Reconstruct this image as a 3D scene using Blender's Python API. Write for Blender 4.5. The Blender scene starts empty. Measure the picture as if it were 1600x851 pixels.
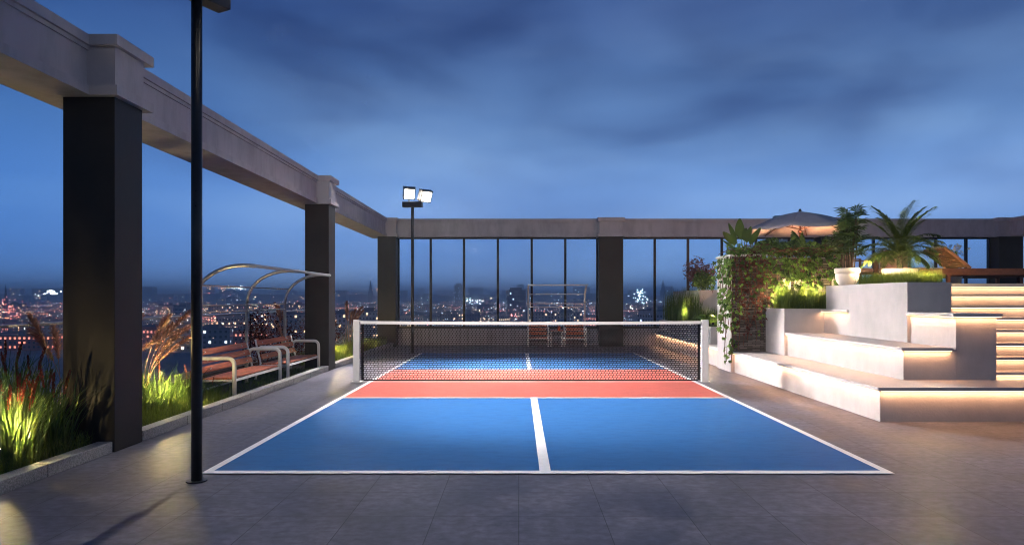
import bpy, math, random
from mathutils import Vector, Matrix, Euler
R = math.radians
rng = random.Random(11)
S = bpy.context.scene
COL = S.collection

# ------------------------------------------------------------------ camera
F = 1060.0; VX = 810.5; VY = 467.0; CH = 1.534      # photo pixels (1600x851)
cam_d = bpy.data.cameras.new('camera'); cam = bpy.data.objects.new('camera', cam_d); COL.objects.link(cam)
cam.location = (0, 0, CH); cam.rotation_euler = (R(90), 0, 0)
cam_d.sensor_width = 36; cam_d.lens = F / 1600 * 36
cam_d.shift_x = -(VX - 800) / 1600; cam_d.shift_y = (VY - 425.5) / 1600
cam_d.clip_start = 0.05; cam_d.clip_end = 20000
S.camera = cam
S.view_settings.view_transform = 'Standard'; S.view_settings.look = 'None'
S.view_settings.exposure = 0.55; S.view_settings.gamma = 1.0
S.cycles.use_denoising = True; S.cycles.filter_width = 1.05
S.cycles.max_bounces = 6; S.cycles.diffuse_bounces = 3; S.cycles.glossy_bounces = 3
S.cycles.transparent_max_bounces = 16; S.cycles.volume_bounces = 1
S.cycles.sample_clamp_indirect = 3.0; S.cycles.sample_clamp_direct = 0
S.cycles.caustics_reflective = False; S.cycles.caustics_refractive = False

# ------------------------------------------------------------------ world: dusk sky with soft cloud bands
W = bpy.data.worlds.new('World'); S.world = W; W.use_nodes = True
nt = W.node_tree; nt.nodes.clear()
def N(t, ty, **k):
    n = t.nodes.new(ty)
    for a, b in k.items(): setattr(n, a, b)
    return n
def L(t, a, b): t.links.new(a, b)
def setramp(n, pts):
    cr = n.color_ramp
    while len(cr.elements) > 1: cr.elements.remove(cr.elements[-1])
    cr.elements[0].position = pts[0][0]; cr.elements[0].color = (*pts[0][1], 1)
    for p, c in pts[1:]:
        e = cr.elements.new(p); e.color = (*c, 1)
tc = N(nt, 'ShaderNodeTexCoord'); sep = N(nt, 'ShaderNodeSeparateXYZ'); L(nt, tc.outputs['Generated'], sep.inputs[0])
rp = N(nt, 'ShaderNodeValToRGB')
setramp(rp, [(0.0, (.32, .52, .96)), (0.02, (.27, .47, .90)), (.06, (.185, .35, .72)), (.15, (.145, .285, .60)),
             (.22, (.105, .210, .44)), (.30, (.068, .138, .31)), (.38, (.042, .088, .235)), (.60, (.026, .050, .135)), (1.0, (.018, .036, .10))])
L(nt, sep.outputs['Z'], rp.inputs[0])
# cloud bands: noise stretched along the horizon
mp = N(nt, 'ShaderNodeMapping'); mp.inputs['Scale'].default_value = (1.1, 1.0, 2.7); mp.inputs['Rotation'].default_value = (0, 0, R(20))
L(nt, tc.outputs['Generated'], mp.inputs[0])
nz = N(nt, 'ShaderNodeTexNoise'); nz.inputs['Scale'].default_value = 2.5; nz.inputs['Detail'].default_value = 6.0
nz.inputs['Roughness'].default_value = .42; nz.inputs['Distortion'].default_value = .35; L(nt, mp.outputs[0], nz.inputs['Vector'])
cr = N(nt, 'ShaderNodeValToRGB'); setramp(cr, [(.44, (0, 0, 0)), (.54, (.35, .35, .35)), (.66, (1, 1, 1))]); L(nt, nz.outputs['Fac'], cr.inputs[0])
# clouds darken the high sky (grey blue)
cmix = N(nt, 'ShaderNodeMixRGB', blend_type='MULTIPLY'); cmix.inputs['Color2'].default_value = (.44, .46, .56, 1)
hz = N(nt, 'ShaderNodeMapRange'); hz.inputs['From Min'].default_value = .04; hz.inputs['From Max'].default_value = .22
hz.inputs['To Min'].default_value = .25; hz.inputs['To Max'].default_value = .95; L(nt, sep.outputs['Z'], hz.inputs['Value'])
mm = N(nt, 'ShaderNodeMath', operation='MULTIPLY'); L(nt, cr.outputs[0], mm.inputs[0]); L(nt, hz.outputs[0], mm.inputs[1])
L(nt, mm.outputs[0], cmix.inputs['Fac']); L(nt, rp.outputs[0], cmix.inputs['Color1'])
# thin bright veils
nz2 = N(nt, 'ShaderNodeTexNoise'); nz2.inputs['Scale'].default_value = 2.6; nz2.inputs['Detail'].default_value = 5
mp2 = N(nt, 'ShaderNodeMapping'); mp2.inputs['Scale'].default_value = (1, .8, 4); mp2.inputs['Location'].default_value = (3.1, .4, 1.7); mp2.inputs['Rotation'].default_value = (0, 0, 0)
L(nt, tc.outputs['Generated'], mp2.inputs[0]); L(nt, mp2.outputs[0], nz2.inputs['Vector'])
cr2 = N(nt, 'ShaderNodeValToRGB'); setramp(cr2, [(.46, (0, 0, 0)), (.72, (.55, .55, .55))]); L(nt, nz2.outputs['Fac'], cr2.inputs[0])
vm = N(nt, 'ShaderNodeMixRGB', blend_type='MULTIPLY'); vm.inputs['Color2'].default_value = (1.75, 1.45, 1.18, 1)
L(nt, cr2.outputs[0], vm.inputs['Fac']); L(nt, cmix.outputs[0], vm.inputs['Color1'])
az = N(nt, 'ShaderNodeMapRange'); az.inputs['From Min'].default_value = -.62; az.inputs['From Max'].default_value = -.12
az.inputs['To Min'].default_value = .85; az.inputs['To Max'].default_value = 0; L(nt, sep.outputs['X'], az.inputs['Value'])
am = N(nt, 'ShaderNodeMixRGB', blend_type='MULTIPLY'); am.inputs['Color2'].default_value = (.30, .55, .78, 1)
L(nt, az.outputs[0], am.inputs['Fac']); L(nt, vm.outputs[0], am.inputs['Color1'])
# unseen sky behind the viewpoint: dimmed and warmed to shade the front faces
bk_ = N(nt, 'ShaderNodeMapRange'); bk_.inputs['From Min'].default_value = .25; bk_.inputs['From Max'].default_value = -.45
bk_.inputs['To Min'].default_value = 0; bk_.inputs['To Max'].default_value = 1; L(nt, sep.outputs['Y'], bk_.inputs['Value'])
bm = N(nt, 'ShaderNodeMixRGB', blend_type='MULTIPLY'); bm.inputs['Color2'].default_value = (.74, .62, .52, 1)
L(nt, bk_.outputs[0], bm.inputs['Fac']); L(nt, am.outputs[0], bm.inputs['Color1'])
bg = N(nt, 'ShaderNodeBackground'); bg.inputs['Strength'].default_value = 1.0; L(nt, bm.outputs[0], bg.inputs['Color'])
sky = N(nt, 'ShaderNodeTexSky', sky_type='NISHITA'); sky.sun_disc = False; sky.sun_elevation = R(1.0); sky.sun_rotation = R(200); sky.ozone_density = 4
bg2 = N(nt, 'ShaderNodeBackground'); bg2.inputs['Strength'].default_value = .006; L(nt, sky.outputs[0], bg2.inputs['Color'])
ad = N(nt, 'ShaderNodeAddShader'); L(nt, bg.outputs[0], ad.inputs[0]); L(nt, bg2.outputs[0], ad.inputs[1])
wo = N(nt, 'ShaderNodeOutputWorld'); L(nt, ad.outputs[0], wo.inputs['Surface'])

# energies of the lamps the photograph shows
E_FLOOD = 4600; E_LED = 2.7; E_SPIKE = 40.0

# ------------------------------------------------------------------ helpers
def PX(u, Y): return (u - VX) / F * Y
def PZ(v, Y): return CH - (v - VY) / F * Y

class MB:
    def __init__(s): s.v = []; s.f = []; s.m = []; s.mi = 0
    def add(s, vs, fs):
        b = len(s.v); s.v += [tuple(x) for x in vs]
        for f in fs: s.f.append(tuple(i + b for i in f)); s.m.append(s.mi)
        return s
    def box(s, x0, x1, y0, y1, z0, z1):
        return s.add([(x0,y0,z0),(x1,y0,z0),(x1,y1,z0),(x0,y1,z0),(x0,y0,z1),(x1,y0,z1),(x1,y1,z1),(x0,y1,z1)],
            [(0,3,2,1),(4,5,6,7),(0,1,5,4),(1,2,6,5),(2,3,7,6),(3,0,4,7)])
    def obox(s, M, sx, sy, sz):
        vs = [M @ Vector((a*sx/2, b*sy/2, c*sz/2)) for c in (-1,1) for (a,b) in ((-1,-1),(1,-1),(1,1),(-1,1))]
        return s.add(vs, [(0,3,2,1),(4,5,6,7),(0,1,5,4),(1,2,6,5),(2,3,7,6),(3,0,4,7)])
    def sheet(s, x0, x1, y0, y1, z): return s.add([(x0,y0,z),(x1,y0,z),(x1,y1,z),(x0,y1,z)], [(0,1,2,3)])
    def tube(s, path, r, n=8, cap=True, r2=None):
        P = [Vector(p) for p in path]; rings = []
        up = None
        for i, p in enumerate(P):
            d = (P[min(i+1, len(P)-1)] - P[max(i-1, 0)]).normalized()
            if up is None: up = Vector((0,0,1)) if abs(d.z) < .9 else Vector((1,0,0))
            a = d.cross(up).normalized(); b = a.cross(d).normalized(); up = b
            rr = r if r2 is None else r + (r2 - r) * i / (len(P)-1)
            rings.append([p + a*math.cos(t)*rr + b*math.sin(t)*rr for t in [2*math.pi*k/n for k in range(n)]])
        vs = [v for rg in rings for v in rg]; fs = []
        for i in range(len(P)-1):
            for k in range(n):
                fs.append((i*n+k, i*n+(k+1)%n, (i+1)*n+(k+1)%n, (i+1)*n+k))
        if cap: fs.append(tuple(range(n))[::-1]); fs.append(tuple((len(P)-1)*n+k for k in range(n)))
        return s.add(vs, fs)
    def lathe(s, prof, cx, cy, n=28):
        vs = [(cx+r*math.cos(2*math.pi*k/n), cy+r*math.sin(2*math.pi*k/n), z) for r, z in prof for k in range(n)]
        fs = []
        for i in range(len(prof)-1):
            for k in range(n): fs.append((i*n+k, i*n+(k+1)%n, (i+1)*n+(k+1)%n, (i+1)*n+k))
        return s.add(vs, fs)
    def build(s, name, mat, parent=None, smooth=False, bevel=0, loc=None):
        me = bpy.data.meshes.new(name)
        off = Vector(loc) if loc is not None else Vector((0,0,0))
        me.from_pydata([tuple(Vector(v) - off) for v in s.v], [], s.f)
        mats = mat if isinstance(mat, (list, tuple)) else [mat]
        for m_ in mats: me.materials.append(m_)
        if len(mats) > 1: me.polygons.foreach_set('material_index', s.m)
        if smooth: me.polygons.foreach_set('use_smooth', [True]*len(me.polygons))
        me.update()
        o = bpy.data.objects.new(name, me); COL.objects.link(o)
        if parent is not None: o.parent = parent
        if loc is not None: o.location = off
        if bevel:
            b = o.modifiers.new('bevel', 'BEVEL'); b.width = bevel; b.segments = 2; b.limit_method = 'ANGLE'
        return o

def tag(o, label=None, cat=None, group=None, kind=None):
    if label: o['label'] = label
    if cat: o['category'] = cat
    if group: o['group'] = group
    if kind: o['kind'] = kind
    return o
def thing(name, loc, label, cat, group=None, rz=0):
    o = bpy.data.objects.new(name, None); COL.objects.link(o); o.location = loc; o.rotation_euler = (0,0,rz)
    o.empty_display_size = .1
    return tag(o, label, cat, group)
def copy_tree(o, parent=None, kids=None):
    c = o.copy(); COL.objects.link(c)
    if parent is not None: c.parent = parent
    for ch in [x for x in KIDS(o)]: copy_tree(ch, c)
    return c
def KIDS(o): return list(o.children)

# ------------------------------------------------------------------ materials
def pmat(name, col, rough=.6, metal=0, noise=0, nscale=6, bump=0, bscale=40, spec=.5, emit=None, estr=0, coat=0):
    m = bpy.data.materials.new(name); m.use_nodes = True; t = m.node_tree
    p = t.nodes['Principled BSDF']
    p.inputs['Base Color'].default_value = (*col, 1); p.inputs['Roughness'].default_value = rough
    p.inputs['Metallic'].default_value = metal; p.inputs['Specular IOR Level'].default_value = spec
    if coat: p.inputs['Coat Weight'].default_value = coat; p.inputs['Coat Roughness'].default_value = .15
    if emit: p.inputs['Emission Color'].default_value = (*emit, 1); p.inputs['Emission Strength'].default_value = estr
    if noise or bump:
        c = N(t, 'ShaderNodeTexCoord')
    if noise:
        n = N(t, 'ShaderNodeTexNoise'); n.inputs['Scale'].default_value = nscale; n.inputs['Detail'].default_value = 7; n.inputs['Roughness'].default_value = .6
        L(t, c.outputs['Object'], n.inputs['Vector'])
        r = N(t, 'ShaderNodeValToRGB')
        a = tuple(max(0, x*(1-noise)) for x in col); b = tuple(min(1, x*(1+noise)) for x in col)
        setramp(r, [(.32, a), (.68, b)]); L(t, n.outputs['Fac'], r.inputs[0]); L(t, r.outputs[0], p.inputs['Base Color'])
        mr = N(t, 'ShaderNodeMapRange'); mr.inputs['To Min'].default_value = max(.03, rough-.12); mr.inputs['To Max'].default_value = min(1, rough+.12)
        L(t, n.outputs['Fac'], mr.inputs['Value']); L(t, mr.outputs[0], p.inputs['Roughness'])
    if bump:
        n2 = N(t, 'ShaderNodeTexNoise'); n2.inputs['Scale'].default_value = bscale; n2.inputs['Detail'].default_value = 6
        L(t, c.outputs['Object'], n2.inputs['Vector'])
        bp = N(t, 'ShaderNodeBump'); bp.inputs['Strength'].default_value = bump; bp.inputs['Distance'].default_value = .02
        L(t, n2.outputs['Fac'], bp.inputs['Height']); L(t, bp.outputs[0], p.inputs['Normal'])
    return m
def emat(name, col, s):
    m = bpy.data.materials.new(name); m.use_nodes = True; t = m.node_tree; t.nodes.clear()
    e = N(t, 'ShaderNodeEmission'); e.inputs[0].default_value = (*col, 1); e.inputs[1].default_value = s
    o = N(t, 'ShaderNodeOutputMaterial'); L(t, e.outputs[0], o.inputs[0]); return m
def leafmat(name, c1, c2, trans=.35, rough=.5):
    m = bpy.data.materials.new(name); m.use_nodes = True; t = m.node_tree; p = t.nodes['Principled BSDF']
    g = N(t, 'ShaderNodeNewGeometry'); r = N(t, 'ShaderNodeValToRGB'); setramp(r, [(0, c1), (1, c2)])
    L(t, g.outputs['Random Per Island'], r.inputs[0]); L(t, r.outputs[0], p.inputs['Base Color'])
    p.inputs['Roughness'].default_value = rough; p.inputs['Specular IOR Level'].default_value = .35
    tr = N(t, 'ShaderNodeBsdfTranslucent'); L(t, r.outputs[0], tr.inputs[0])
    mx = N(t, 'ShaderNodeMixShader'); mx.inputs[0].default_value = trans
    L(t, p.outputs[0], mx.inputs[1]); L(t, tr.outputs[0], mx.inputs[2])
    o = t.nodes['Material Output']; L(t, mx.outputs[0], o.inputs[0]); return m

M = {}
M['plaster'] = pmat('white_plaster', (.45, .425, .415), .7, noise=.10, nscale=2.2, bump=.12, bscale=30)
def weather(m, amt=.22, sc=(3.5, 3.5, .5)):
    t = m.node_tree; p = t.nodes['Principled BSDF']; c = N(t, 'ShaderNodeTexCoord'); mp = N(t, 'ShaderNodeMapping'); mp.inputs['Scale'].default_value = sc
    L(t, c.outputs['Object'], mp.inputs[0]); n = N(t, 'ShaderNodeTexNoise'); n.inputs['Scale'].default_value = 2.2; n.inputs['Detail'].default_value = 8; n.inputs['Roughness'].default_value = .65
    L(t, mp.outputs[0], n.inputs['Vector']); r_ = N(t, 'ShaderNodeValToRGB'); setramp(r_, [(.36, (1-amt,)*3), (.56, (1, 1, 1))]); L(t, n.outputs['Fac'], r_.inputs[0])
    src = p.inputs['Base Color'].links[0].from_socket; mx = N(t, 'ShaderNodeMixRGB', blend_type='MULTIPLY'); mx.inputs[0].default_value = 1
    L(t, src, mx.inputs[1]); L(t, r_.outputs[0], mx.inputs[2]); L(t, mx.outputs[0], p.inputs['Base Color'])
weather(M['plaster'], .07, (1.6, 1.6, .8))
M['slab'] = pmat('pale_stone_slab', (.54, .50, .48), .42, noise=.09, nscale=5, bump=.08, bscale=60)
M['beam'] = pmat('mauve_grey_render', (.43, .41, .44), .75, noise=.09, nscale=1.4, bump=.1, bscale=25)
M['column'] = pmat('charcoal_cladding', (.024, .0215, .020), .5, noise=.25, nscale=1.5, bump=.05, bscale=20, spec=.22)
M['black'] = pmat('black_metal', (.012, .012, .014), .38, metal=.3, noise=.2, nscale=8)
M['polecoat'] = pmat('black_powder_coat', (.016, .016, .018), .32, noise=.15, nscale=30, spec=.55)
M['whitemetal'] = pmat('white_powder_coat', (.70, .69, .68), .35, noise=.04, nscale=20, spec=.5)
M['steel'] = pmat('brushed_pale_steel', (.52, .50, .48), .32, metal=.7, noise=.08, nscale=25)
M['kerb'] = pmat('granite_kerb', (.26, .25, .25), .75, noise=.45, nscale=70, bump=.5, bscale=110)
M['soil'] = pmat('dark_soil', (.022, .018, .012), .95, noise=.5, nscale=30, bump=.8, bscale=60)
M['parapet'] = pmat('grey_mauve_parapet', (.25, .24, .28), .8, noise=.12, nscale=2.5, bump=.2, bscale=30)
M['white'] = pmat('white_court_line', (.80, .80, .80), .5, noise=.05, nscale=14)
M['tape'] = pmat('white_net_tape', (.78, .76, .74), .7)
M['netblack'] = pmat('black_net_cord', (.006, .006, .007), .8)
M['led'] = emat('warm_led_strip', (1.0, .62, .34), 3.0)
M['floodface'] = emat('floodlight_lens', (1.0, .90, .78), 14)
M['grassA'] = leafmat('yellow_green_grass', (.05, .085, .012), (.13, .17, .02), .35)
M['reed'] = leafmat('green_reed_blade', (.030, .065, .012), (.11, .17, .03), .3)
M['spike'] = leafmat('red_flower_spike', (.16, .025, .015), (.30, .065, .03), .2, .8)
M['plume'] = leafmat('tawny_plume', (.42, .19, .12), (.75, .42, .28), .45, .9)
M['redshrub'] = leafmat('red_brown_foliage', (.06, .015, .01), (.17, .045, .025), .3)
M['pinkshrub'] = leafmat('dusty_pink_foliage', (.12, .045, .035), (.28, .13, .10), .3)
M['ivy'] = leafmat('ivy_leaf', (.03, .065, .012), (.17, .27, .05), .3, .4)
M['ivyred'] = leafmat('dark_red_leaf', (.05, .012, .010), (.13, .03, .02), .25)
M['stem'] = pmat('red_brown_stem', (.10, .035, .02), .8)
M['palm'] = leafmat('palm_leaflet', (.05, .09, .018), (.15, .20, .04), .3, .4)
M['rhapis'] = leafmat('dark_palm_leaf', (.018, .04, .010), (.07, .11, .03), .25, .4)
M['bigleaf'] = leafmat('broad_leaf', (.035, .06, .010), (.07, .11, .018), .3, .35)
M['fern'] = leafmat('bright_fern', (.06, .13, .015), (.16, .26, .03), .4)
M['bark'] = pmat('fibrous_bark', (.07, .045, .03), .9, noise=.4, nscale=40, bump=.6, bscale=80)
M['pot'] = pmat('glazed_white_pot', (.62, .55, .50), .35, noise=.05, nscale=8, spec=.5)
M['teak'] = pmat('dark_teak', (.12, .045, .025), .55, noise=.3, nscale=14)
M['fabric'] = pmat('grey_umbrella_fabric', (.58, .52, .50), .9, noise=.08, nscale=5, bump=.2, bscale=300)
M['cushion'] = pmat('salmon_cushion', (.45, .24, .18), .9, noise=.1, nscale=10, bump=.2, bscale=200)
M['petal'] = leafmat('white_petal', (.7, .68, .55), (.8, .78, .72), .3)
M['orange'] = pmat('orange_glass', (.6, .10, .03), .2)

def wood(name, col):      # boards with streaks along object X
    m = pmat(name, col, .5); t = m.node_tree; p = t.nodes['Principled BSDF']
    c = N(t, 'ShaderNodeTexCoord'); mp = N(t, 'ShaderNodeMapping'); mp.inputs['Scale'].default_value = (1.5, 30, 30)
    L(t, c.outputs['Object'], mp.inputs[0]); n = N(t, 'ShaderNodeTexNoise'); n.inputs['Scale'].default_value = 2; n.inputs['Detail'].default_value = 6
    L(t, mp.outputs[0], n.inputs['Vector']); r = N(t, 'ShaderNodeValToRGB'); setramp(r, [(.3, tuple(x*.55 for x in col)), (.7, tuple(x*1.3 for x in col))])
    L(t, n.outputs['Fac'], r.inputs[0]); L(t, r.outputs[0], p.inputs['Base Color']); return m
M['redwood'] = wood('red_brown_slats', (.50, .15, .075))

def glass_mat():
    m = bpy.data.materials.new('clear_window_glass'); m.use_nodes = True; t = m.node_tree; t.nodes.clear()
    tr = N(t, 'ShaderNodeBsdfTransparent'); tr.inputs[0].default_value = (.86, .93, .98, 1)
    gl = N(t, 'ShaderNodeBsdfGlossy'); gl.inputs['Roughness'].default_value = .02
    fr = N(t, 'ShaderNodeFresnel'); fr.inputs[0].default_value = 1.14
    mx = N(t, 'ShaderNodeMixShader'); L(t, fr.outputs[0], mx.inputs[0]); L(t, tr.outputs[0], mx.inputs[1]); L(t, gl.outputs[0], mx.inputs[2])
    o = N(t, 'ShaderNodeOutputMaterial'); L(t, mx.outputs[0], o.inputs[0]); return m
M['glass'] = glass_mat()

def floor_mat():
    m = bpy.data.materials.new('grey_porcelain_tiles'); m.use_nodes = True; t = m.node_tree; p = t.nodes['Principled BSDF']
    c = N(t, 'ShaderNodeTexCoord')
    b = N(t, 'ShaderNodeTexBrick'); b.offset = 0.0; b.squash = 1
    b.inputs['Scale'].default_value = 1.0; b.inputs['Mortar Size'].default_value = .004; b.inputs['Mortar Smooth'].default_value = .4
    b.inputs['Brick Width'].default_value = .6; b.inputs['Row Height'].default_value = .6
    b.inputs['Color1'].default_value = (.108, .107, .130, 1); b.inputs['Color2'].default_value = (.135, .133, .158, 1); b.inputs['Mortar'].default_value = (.045, .043, .05, 1)
    L(t, c.outputs['Object'], b.inputs['Vector'])
    n = N(t, 'ShaderNodeTexNoise'); n.inputs['Scale'].default_value = 1.5; n.inputs['Detail'].default_value = 7; n.inputs['Roughness'].default_value = .62; n.inputs['Distortion'].default_value = .0
    L(t, c.outputs['Object'], n.inputs['Vector'])
    r = N(t, 'ShaderNodeValToRGB'); setramp(r, [(.36, (.52, .51, .53)), (.5, (.95, .95, 1.0)), (.64, (1.4, 1.4, 1.43))]); L(t, n.outputs['Fac'], r.inputs[0])
    mx = N(t, 'ShaderNodeMixRGB', blend_type='MULTIPLY'); mx.inputs[0].default_value = .8; L(t, b.outputs['Color'], mx.inputs[1]); L(t, r.outputs[0], mx.inputs[2])
    n3 = N(t, 'ShaderNodeTexNoise'); n3.inputs['Scale'].default_value = 14; n3.inputs['Detail'].default_value = 5; n3.inputs['Roughness'].default_value = .6
    mp = N(t, 'ShaderNodeMapping'); mp.inputs['Scale'].default_value = (.8, 1.0, 1); L(t, c.outputs['Object'], mp.inputs[0]); L(t, mp.outputs[0], n3.inputs['Vector'])
    r3 = N(t, 'ShaderNodeValToRGB'); setramp(r3, [(.34, (.6, .6, .6)), (.66, (1.3, 1.3, 1.3))]); L(t, n3.outputs['Fac'], r3.inputs[0])
    mx2 = N(t, 'ShaderNodeMixRGB', blend_type='MULTIPLY'); mx2.inputs[0].default_value = .75; L(t, mx.outputs[0], mx2.inputs[1]); L(t, r3.outputs[0], mx2.inputs[2])
    L(t, mx2.outputs[0], p.inputs['Base Color'])
    rr = N(t, 'ShaderNodeMapRange'); rr.inputs['From Min'].default_value = .3; rr.inputs['From Max'].default_value = .7; rr.inputs['To Min'].default_value = .36; rr.inputs['To Max'].default_value = .62
    L(t, n.outputs['Fac'], rr.inputs['Value']); L(t, rr.outputs[0], p.inputs['Roughness'])
    bp = N(t, 'ShaderNodeBump'); bp.inputs['Strength'].default_value = .18; bp.inputs['Distance'].default_value = .004
    inv = N(t, 'ShaderNodeMath', operation='SUBTRACT'); L(t, n3.outputs['Fac'], inv.inputs[0]); L(t, b.outputs['Fac'], inv.inputs[1])
    L(t, inv.outputs[0], bp.inputs['Height']); L(t, bp.outputs[0], p.inputs['Normal'])
    return m
M['floor'] = floor_mat()
M['blue'] = pmat('blue_acrylic_court', (.034, .128, .33), .6, noise=.04, nscale=1.2, bump=.12, bscale=240, spec=.3)
M['red'] = pmat('coral_acrylic_court', (.60, .15, .12), .6, noise=.04, nscale=1.2, bump=.12, bscale=240, spec=.3)

weather(M['blue'], .15, (2.2, 5, 1)); weather(M['red'], .12, (2.2, 5, 1)); weather(M['beam'], .2, (1.5, 1.5, .4)); weather(M['parapet'], .25)
def stone_mat():
    m = pmat('stacked_dark_stone', (.1, .08, .07), .85); t = m.node_tree; p = t.nodes['Principled BSDF']
    c = N(t, 'ShaderNodeTexCoord'); mp = N(t, 'ShaderNodeMapping'); mp.inputs['Rotation'].default_value = (R(90), 0, 0); L(t, c.outputs['Object'], mp.inputs[0])
    b = N(t, 'ShaderNodeTexBrick'); b.offset = .43; b.inputs['Scale'].default_value = 1; b.inputs['Brick Width'].default_value = .17; b.inputs['Row Height'].default_value = .035
    b.inputs['Mortar Size'].default_value = .004; b.inputs['Bias'].default_value = -.1
    b.inputs['Color1'].default_value = (.055, .043, .038, 1); b.inputs['Color2'].default_value = (.17, .145, .13, 1); b.inputs['Mortar'].default_value = (.012, .01, .009, 1)
    L(t, mp.outputs[0], b.inputs['Vector']); L(t, b.outputs['Color'], p.inputs['Base Color'])
    bp = N(t, 'ShaderNodeBump'); bp.inputs['Strength'].default_value = .9; bp.inputs['Distance'].default_value = .02
    iv = N(t, 'ShaderNodeMath', operation='SUBTRACT'); iv.inputs[0].default_value = 1; L(t, b.outputs['Fac'], iv.inputs[1]); L(t, iv.outputs[0], bp.inputs['Height']); L(t, bp.outputs[0], p.inputs['Normal'])
    return m
M['stone'] = stone_mat()

# ------------------------------------------------------------------ lights helpers
def area(name, loc, sx, sy, energy, col, rot=(0,0,0), parent=None, spread=180):
    d = bpy.data.lights.new(name, 'AREA'); d.shape = 'RECTANGLE'; d.size = sx; d.size_y = sy; d.energy = energy; d.color = col; d.spread = R(spread)
    o = bpy.data.objects.new(name, d); COL.objects.link(o); o.location = loc; o.rotation_euler = rot
    if parent is not None: o.parent = parent
    return o
def point(name, loc, energy, col, r=.04, parent=None):
    d = bpy.data.lights.new(name, 'POINT'); d.energy = energy; d.color = col; d.shadow_soft_size = r
    o = bpy.data.objects.new(name, d); COL.objects.link(o); o.location = loc
    if parent is not None: o.parent = parent
    return o
def spot(name, loc, target, energy, col, ang, blend=.6, r=.12, parent=None):
    d = bpy.data.lights.new(name, 'SPOT'); d.energy = energy; d.color = col; d.spot_size = R(ang); d.spot_blend = blend; d.shadow_soft_size = r
    o = bpy.data.objects.new(name, d); COL.objects.link(o); o.location = loc
    dv = Vector(target) - Vector(loc); o.rotation_euler = dv.to_track_quat('-Z', 'Y').to_euler()
    if parent is not None: o.parent = parent
    return o
WARM = (1.0, .49, .24)

# =================================================================== SETTING
GZ = -32.0
tag(MB().sheet(-5000, 7000, -1000, 7700, GZ).build('city_ground', pmat('city_ground', (.12, .14, .18), .9, noise=.6, nscale=.012)), kind='structure')
# the roof slab we stand on
tag(MB().box(-6.3, 17.5, -7, 23.0, -1.2, 0).build('terrace_floor', M['floor']), kind='structure')
tag(MB().box(-6.15, -4.2, -6, 22.1, .002, .05).build('planting_bed_soil', M['soil']), kind='structure')
# court
cx0, cx1, cy0, cyk, cyn, cyf, cy1 = -2.79, 3.30, 5.95, 10.52, 12.62, 14.78, 19.35
c = MB(); c.sheet(cx0, cx1, cy0, cyk, .004); c.sheet(cx0, cx1, cyf, cy1, .004)
tag(c.build('court_blue_paint', M['blue']), kind='structure')
tag(MB().sheet(cx0, cx1, cyk, cyf, .004).build('court_coral_paint', M['red']), kind='structure')
l = MB(); lw = .075; z = .008
l.sheet(cx0, cx0+lw, cy0, cy1, z); l.sheet(cx1-lw, cx1, cy0, cy1, z)
for a, b in ((cy0, cy0+.10), (cyk-.05, cyk+.05), (cyf-.05, cyf+.05), (cy1-.09, cy1), (cyn-.09, cyn-.035)): l.sheet(cx0+lw, cx1-lw, a, b, z)
xm = .235
for a, b in ((cy0+.10, cyk-.05), (cyf+.05, cy1-.09)): l.sheet(xm-.05, xm+.05, a, b, z)
tag(l.build('court_line_markings', M['white']), kind='structure')

# kerb stones along the bed: separate stones
k = 0
def kerb_run(y0, y1, label):
    o = thing('stone_kerb', (-4.13, y0, 0), label, 'kerb', 'granite kerbs of the planting bed')
    y = y0
    while y < y1 - .05:
        ye = min(y + .98, y1)
        MB().box(-.075, .075, y-y0+.004, ye-y0-.004, .001, .115).build('kerb_stone', M['kerb'], o, bevel=.008)
        y = ye
    return o
kerb_run(-2.0, 6.78, 'granite kerb before the nearest black pillar')
kerb_run(7.33, 14.48, 'granite kerb running in front of the two park benches')
kerb_run(15.04, 22.0, 'granite kerb from the second black pillar to the corner pillar')

# columns + capitals
def column(x0, x1, y0, y1, label, px=.06, xin=None):
    o = thing('pillar', ((x0+x1)/2, (y0+y1)/2, 0), label, 'pillar', 'black pillars carrying the roof beam')
    ox, oy = (x0+x1)/2, (y0+y1)/2
    hx, hy = (x1-x0)/2, (y1-y0)/2
    MB().box(-hx, hx, -hy, hy, 0, 3.56).build('shaft', M['column'], o, bevel=.006)
    cp = MB().box(-hx-.01, hx+.008, -hy-.008, hy+.008, 3.66, 4.06).build('capital', M['beam'], o)
    MB().box(-hx-.01, hx+px, -hy-px, hy+px+.06, 3.562, 3.66).build('lower_moulding', M['beam'], cp)
    MB().box(-hx-.01, hx+px, -hy-px, hy+px+.06, 4.06, 4.165).build('upper_moulding', M['beam'], cp)
    return o
column(-4.57, -4.05, -1.0, -.48, 'black pillar behind the viewpoint')
column(-4.57, -4.05, 6.8, 7.3, 'nearest and biggest black pillar, beside the tall reeds')
column(-4.57, -4.06, 14.5, 15.0, 'second black pillar on the left, just past the benches')
column(-4.58, -3.99, 22.0, 22.6, 'black corner pillar where the side beam meets the back beam')
def column_b(x0, x1, label):
    o = thing('pillar', ((x0+x1)/2, 22.3, 0), label, 'pillar', 'black pillars carrying the roof beam')
    hx = (x1-x0)/2
    MB().box(-hx, hx, -.3, .3, 0, 3.56).build('shaft', M['column'], o, bevel=.006)
    cp = MB().box(-hx+.01, hx-.01, -.25, .3, 3.66, 4.06).build('capital', M['beam'], o)
    MB().box(-hx-.05, hx+.05, -.36, .3, 3.562, 3.66).build('lower_moulding', M['beam'], cp)
    MB().box(-hx-.05, hx+.05, -.36, .3, 4.06, 4.175).build('upper_moulding', M['beam'], cp)
column_b(2.61, 3.39, 'black pillar in the middle of the back glazing, right of the lounge shelter')
column_b(9.80, 10.57, 'black pillar behind the slim palm in the white urn')
column_b(15.58, 16.36, 'black pillar at the far right corner above the wooden lounger')

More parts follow.
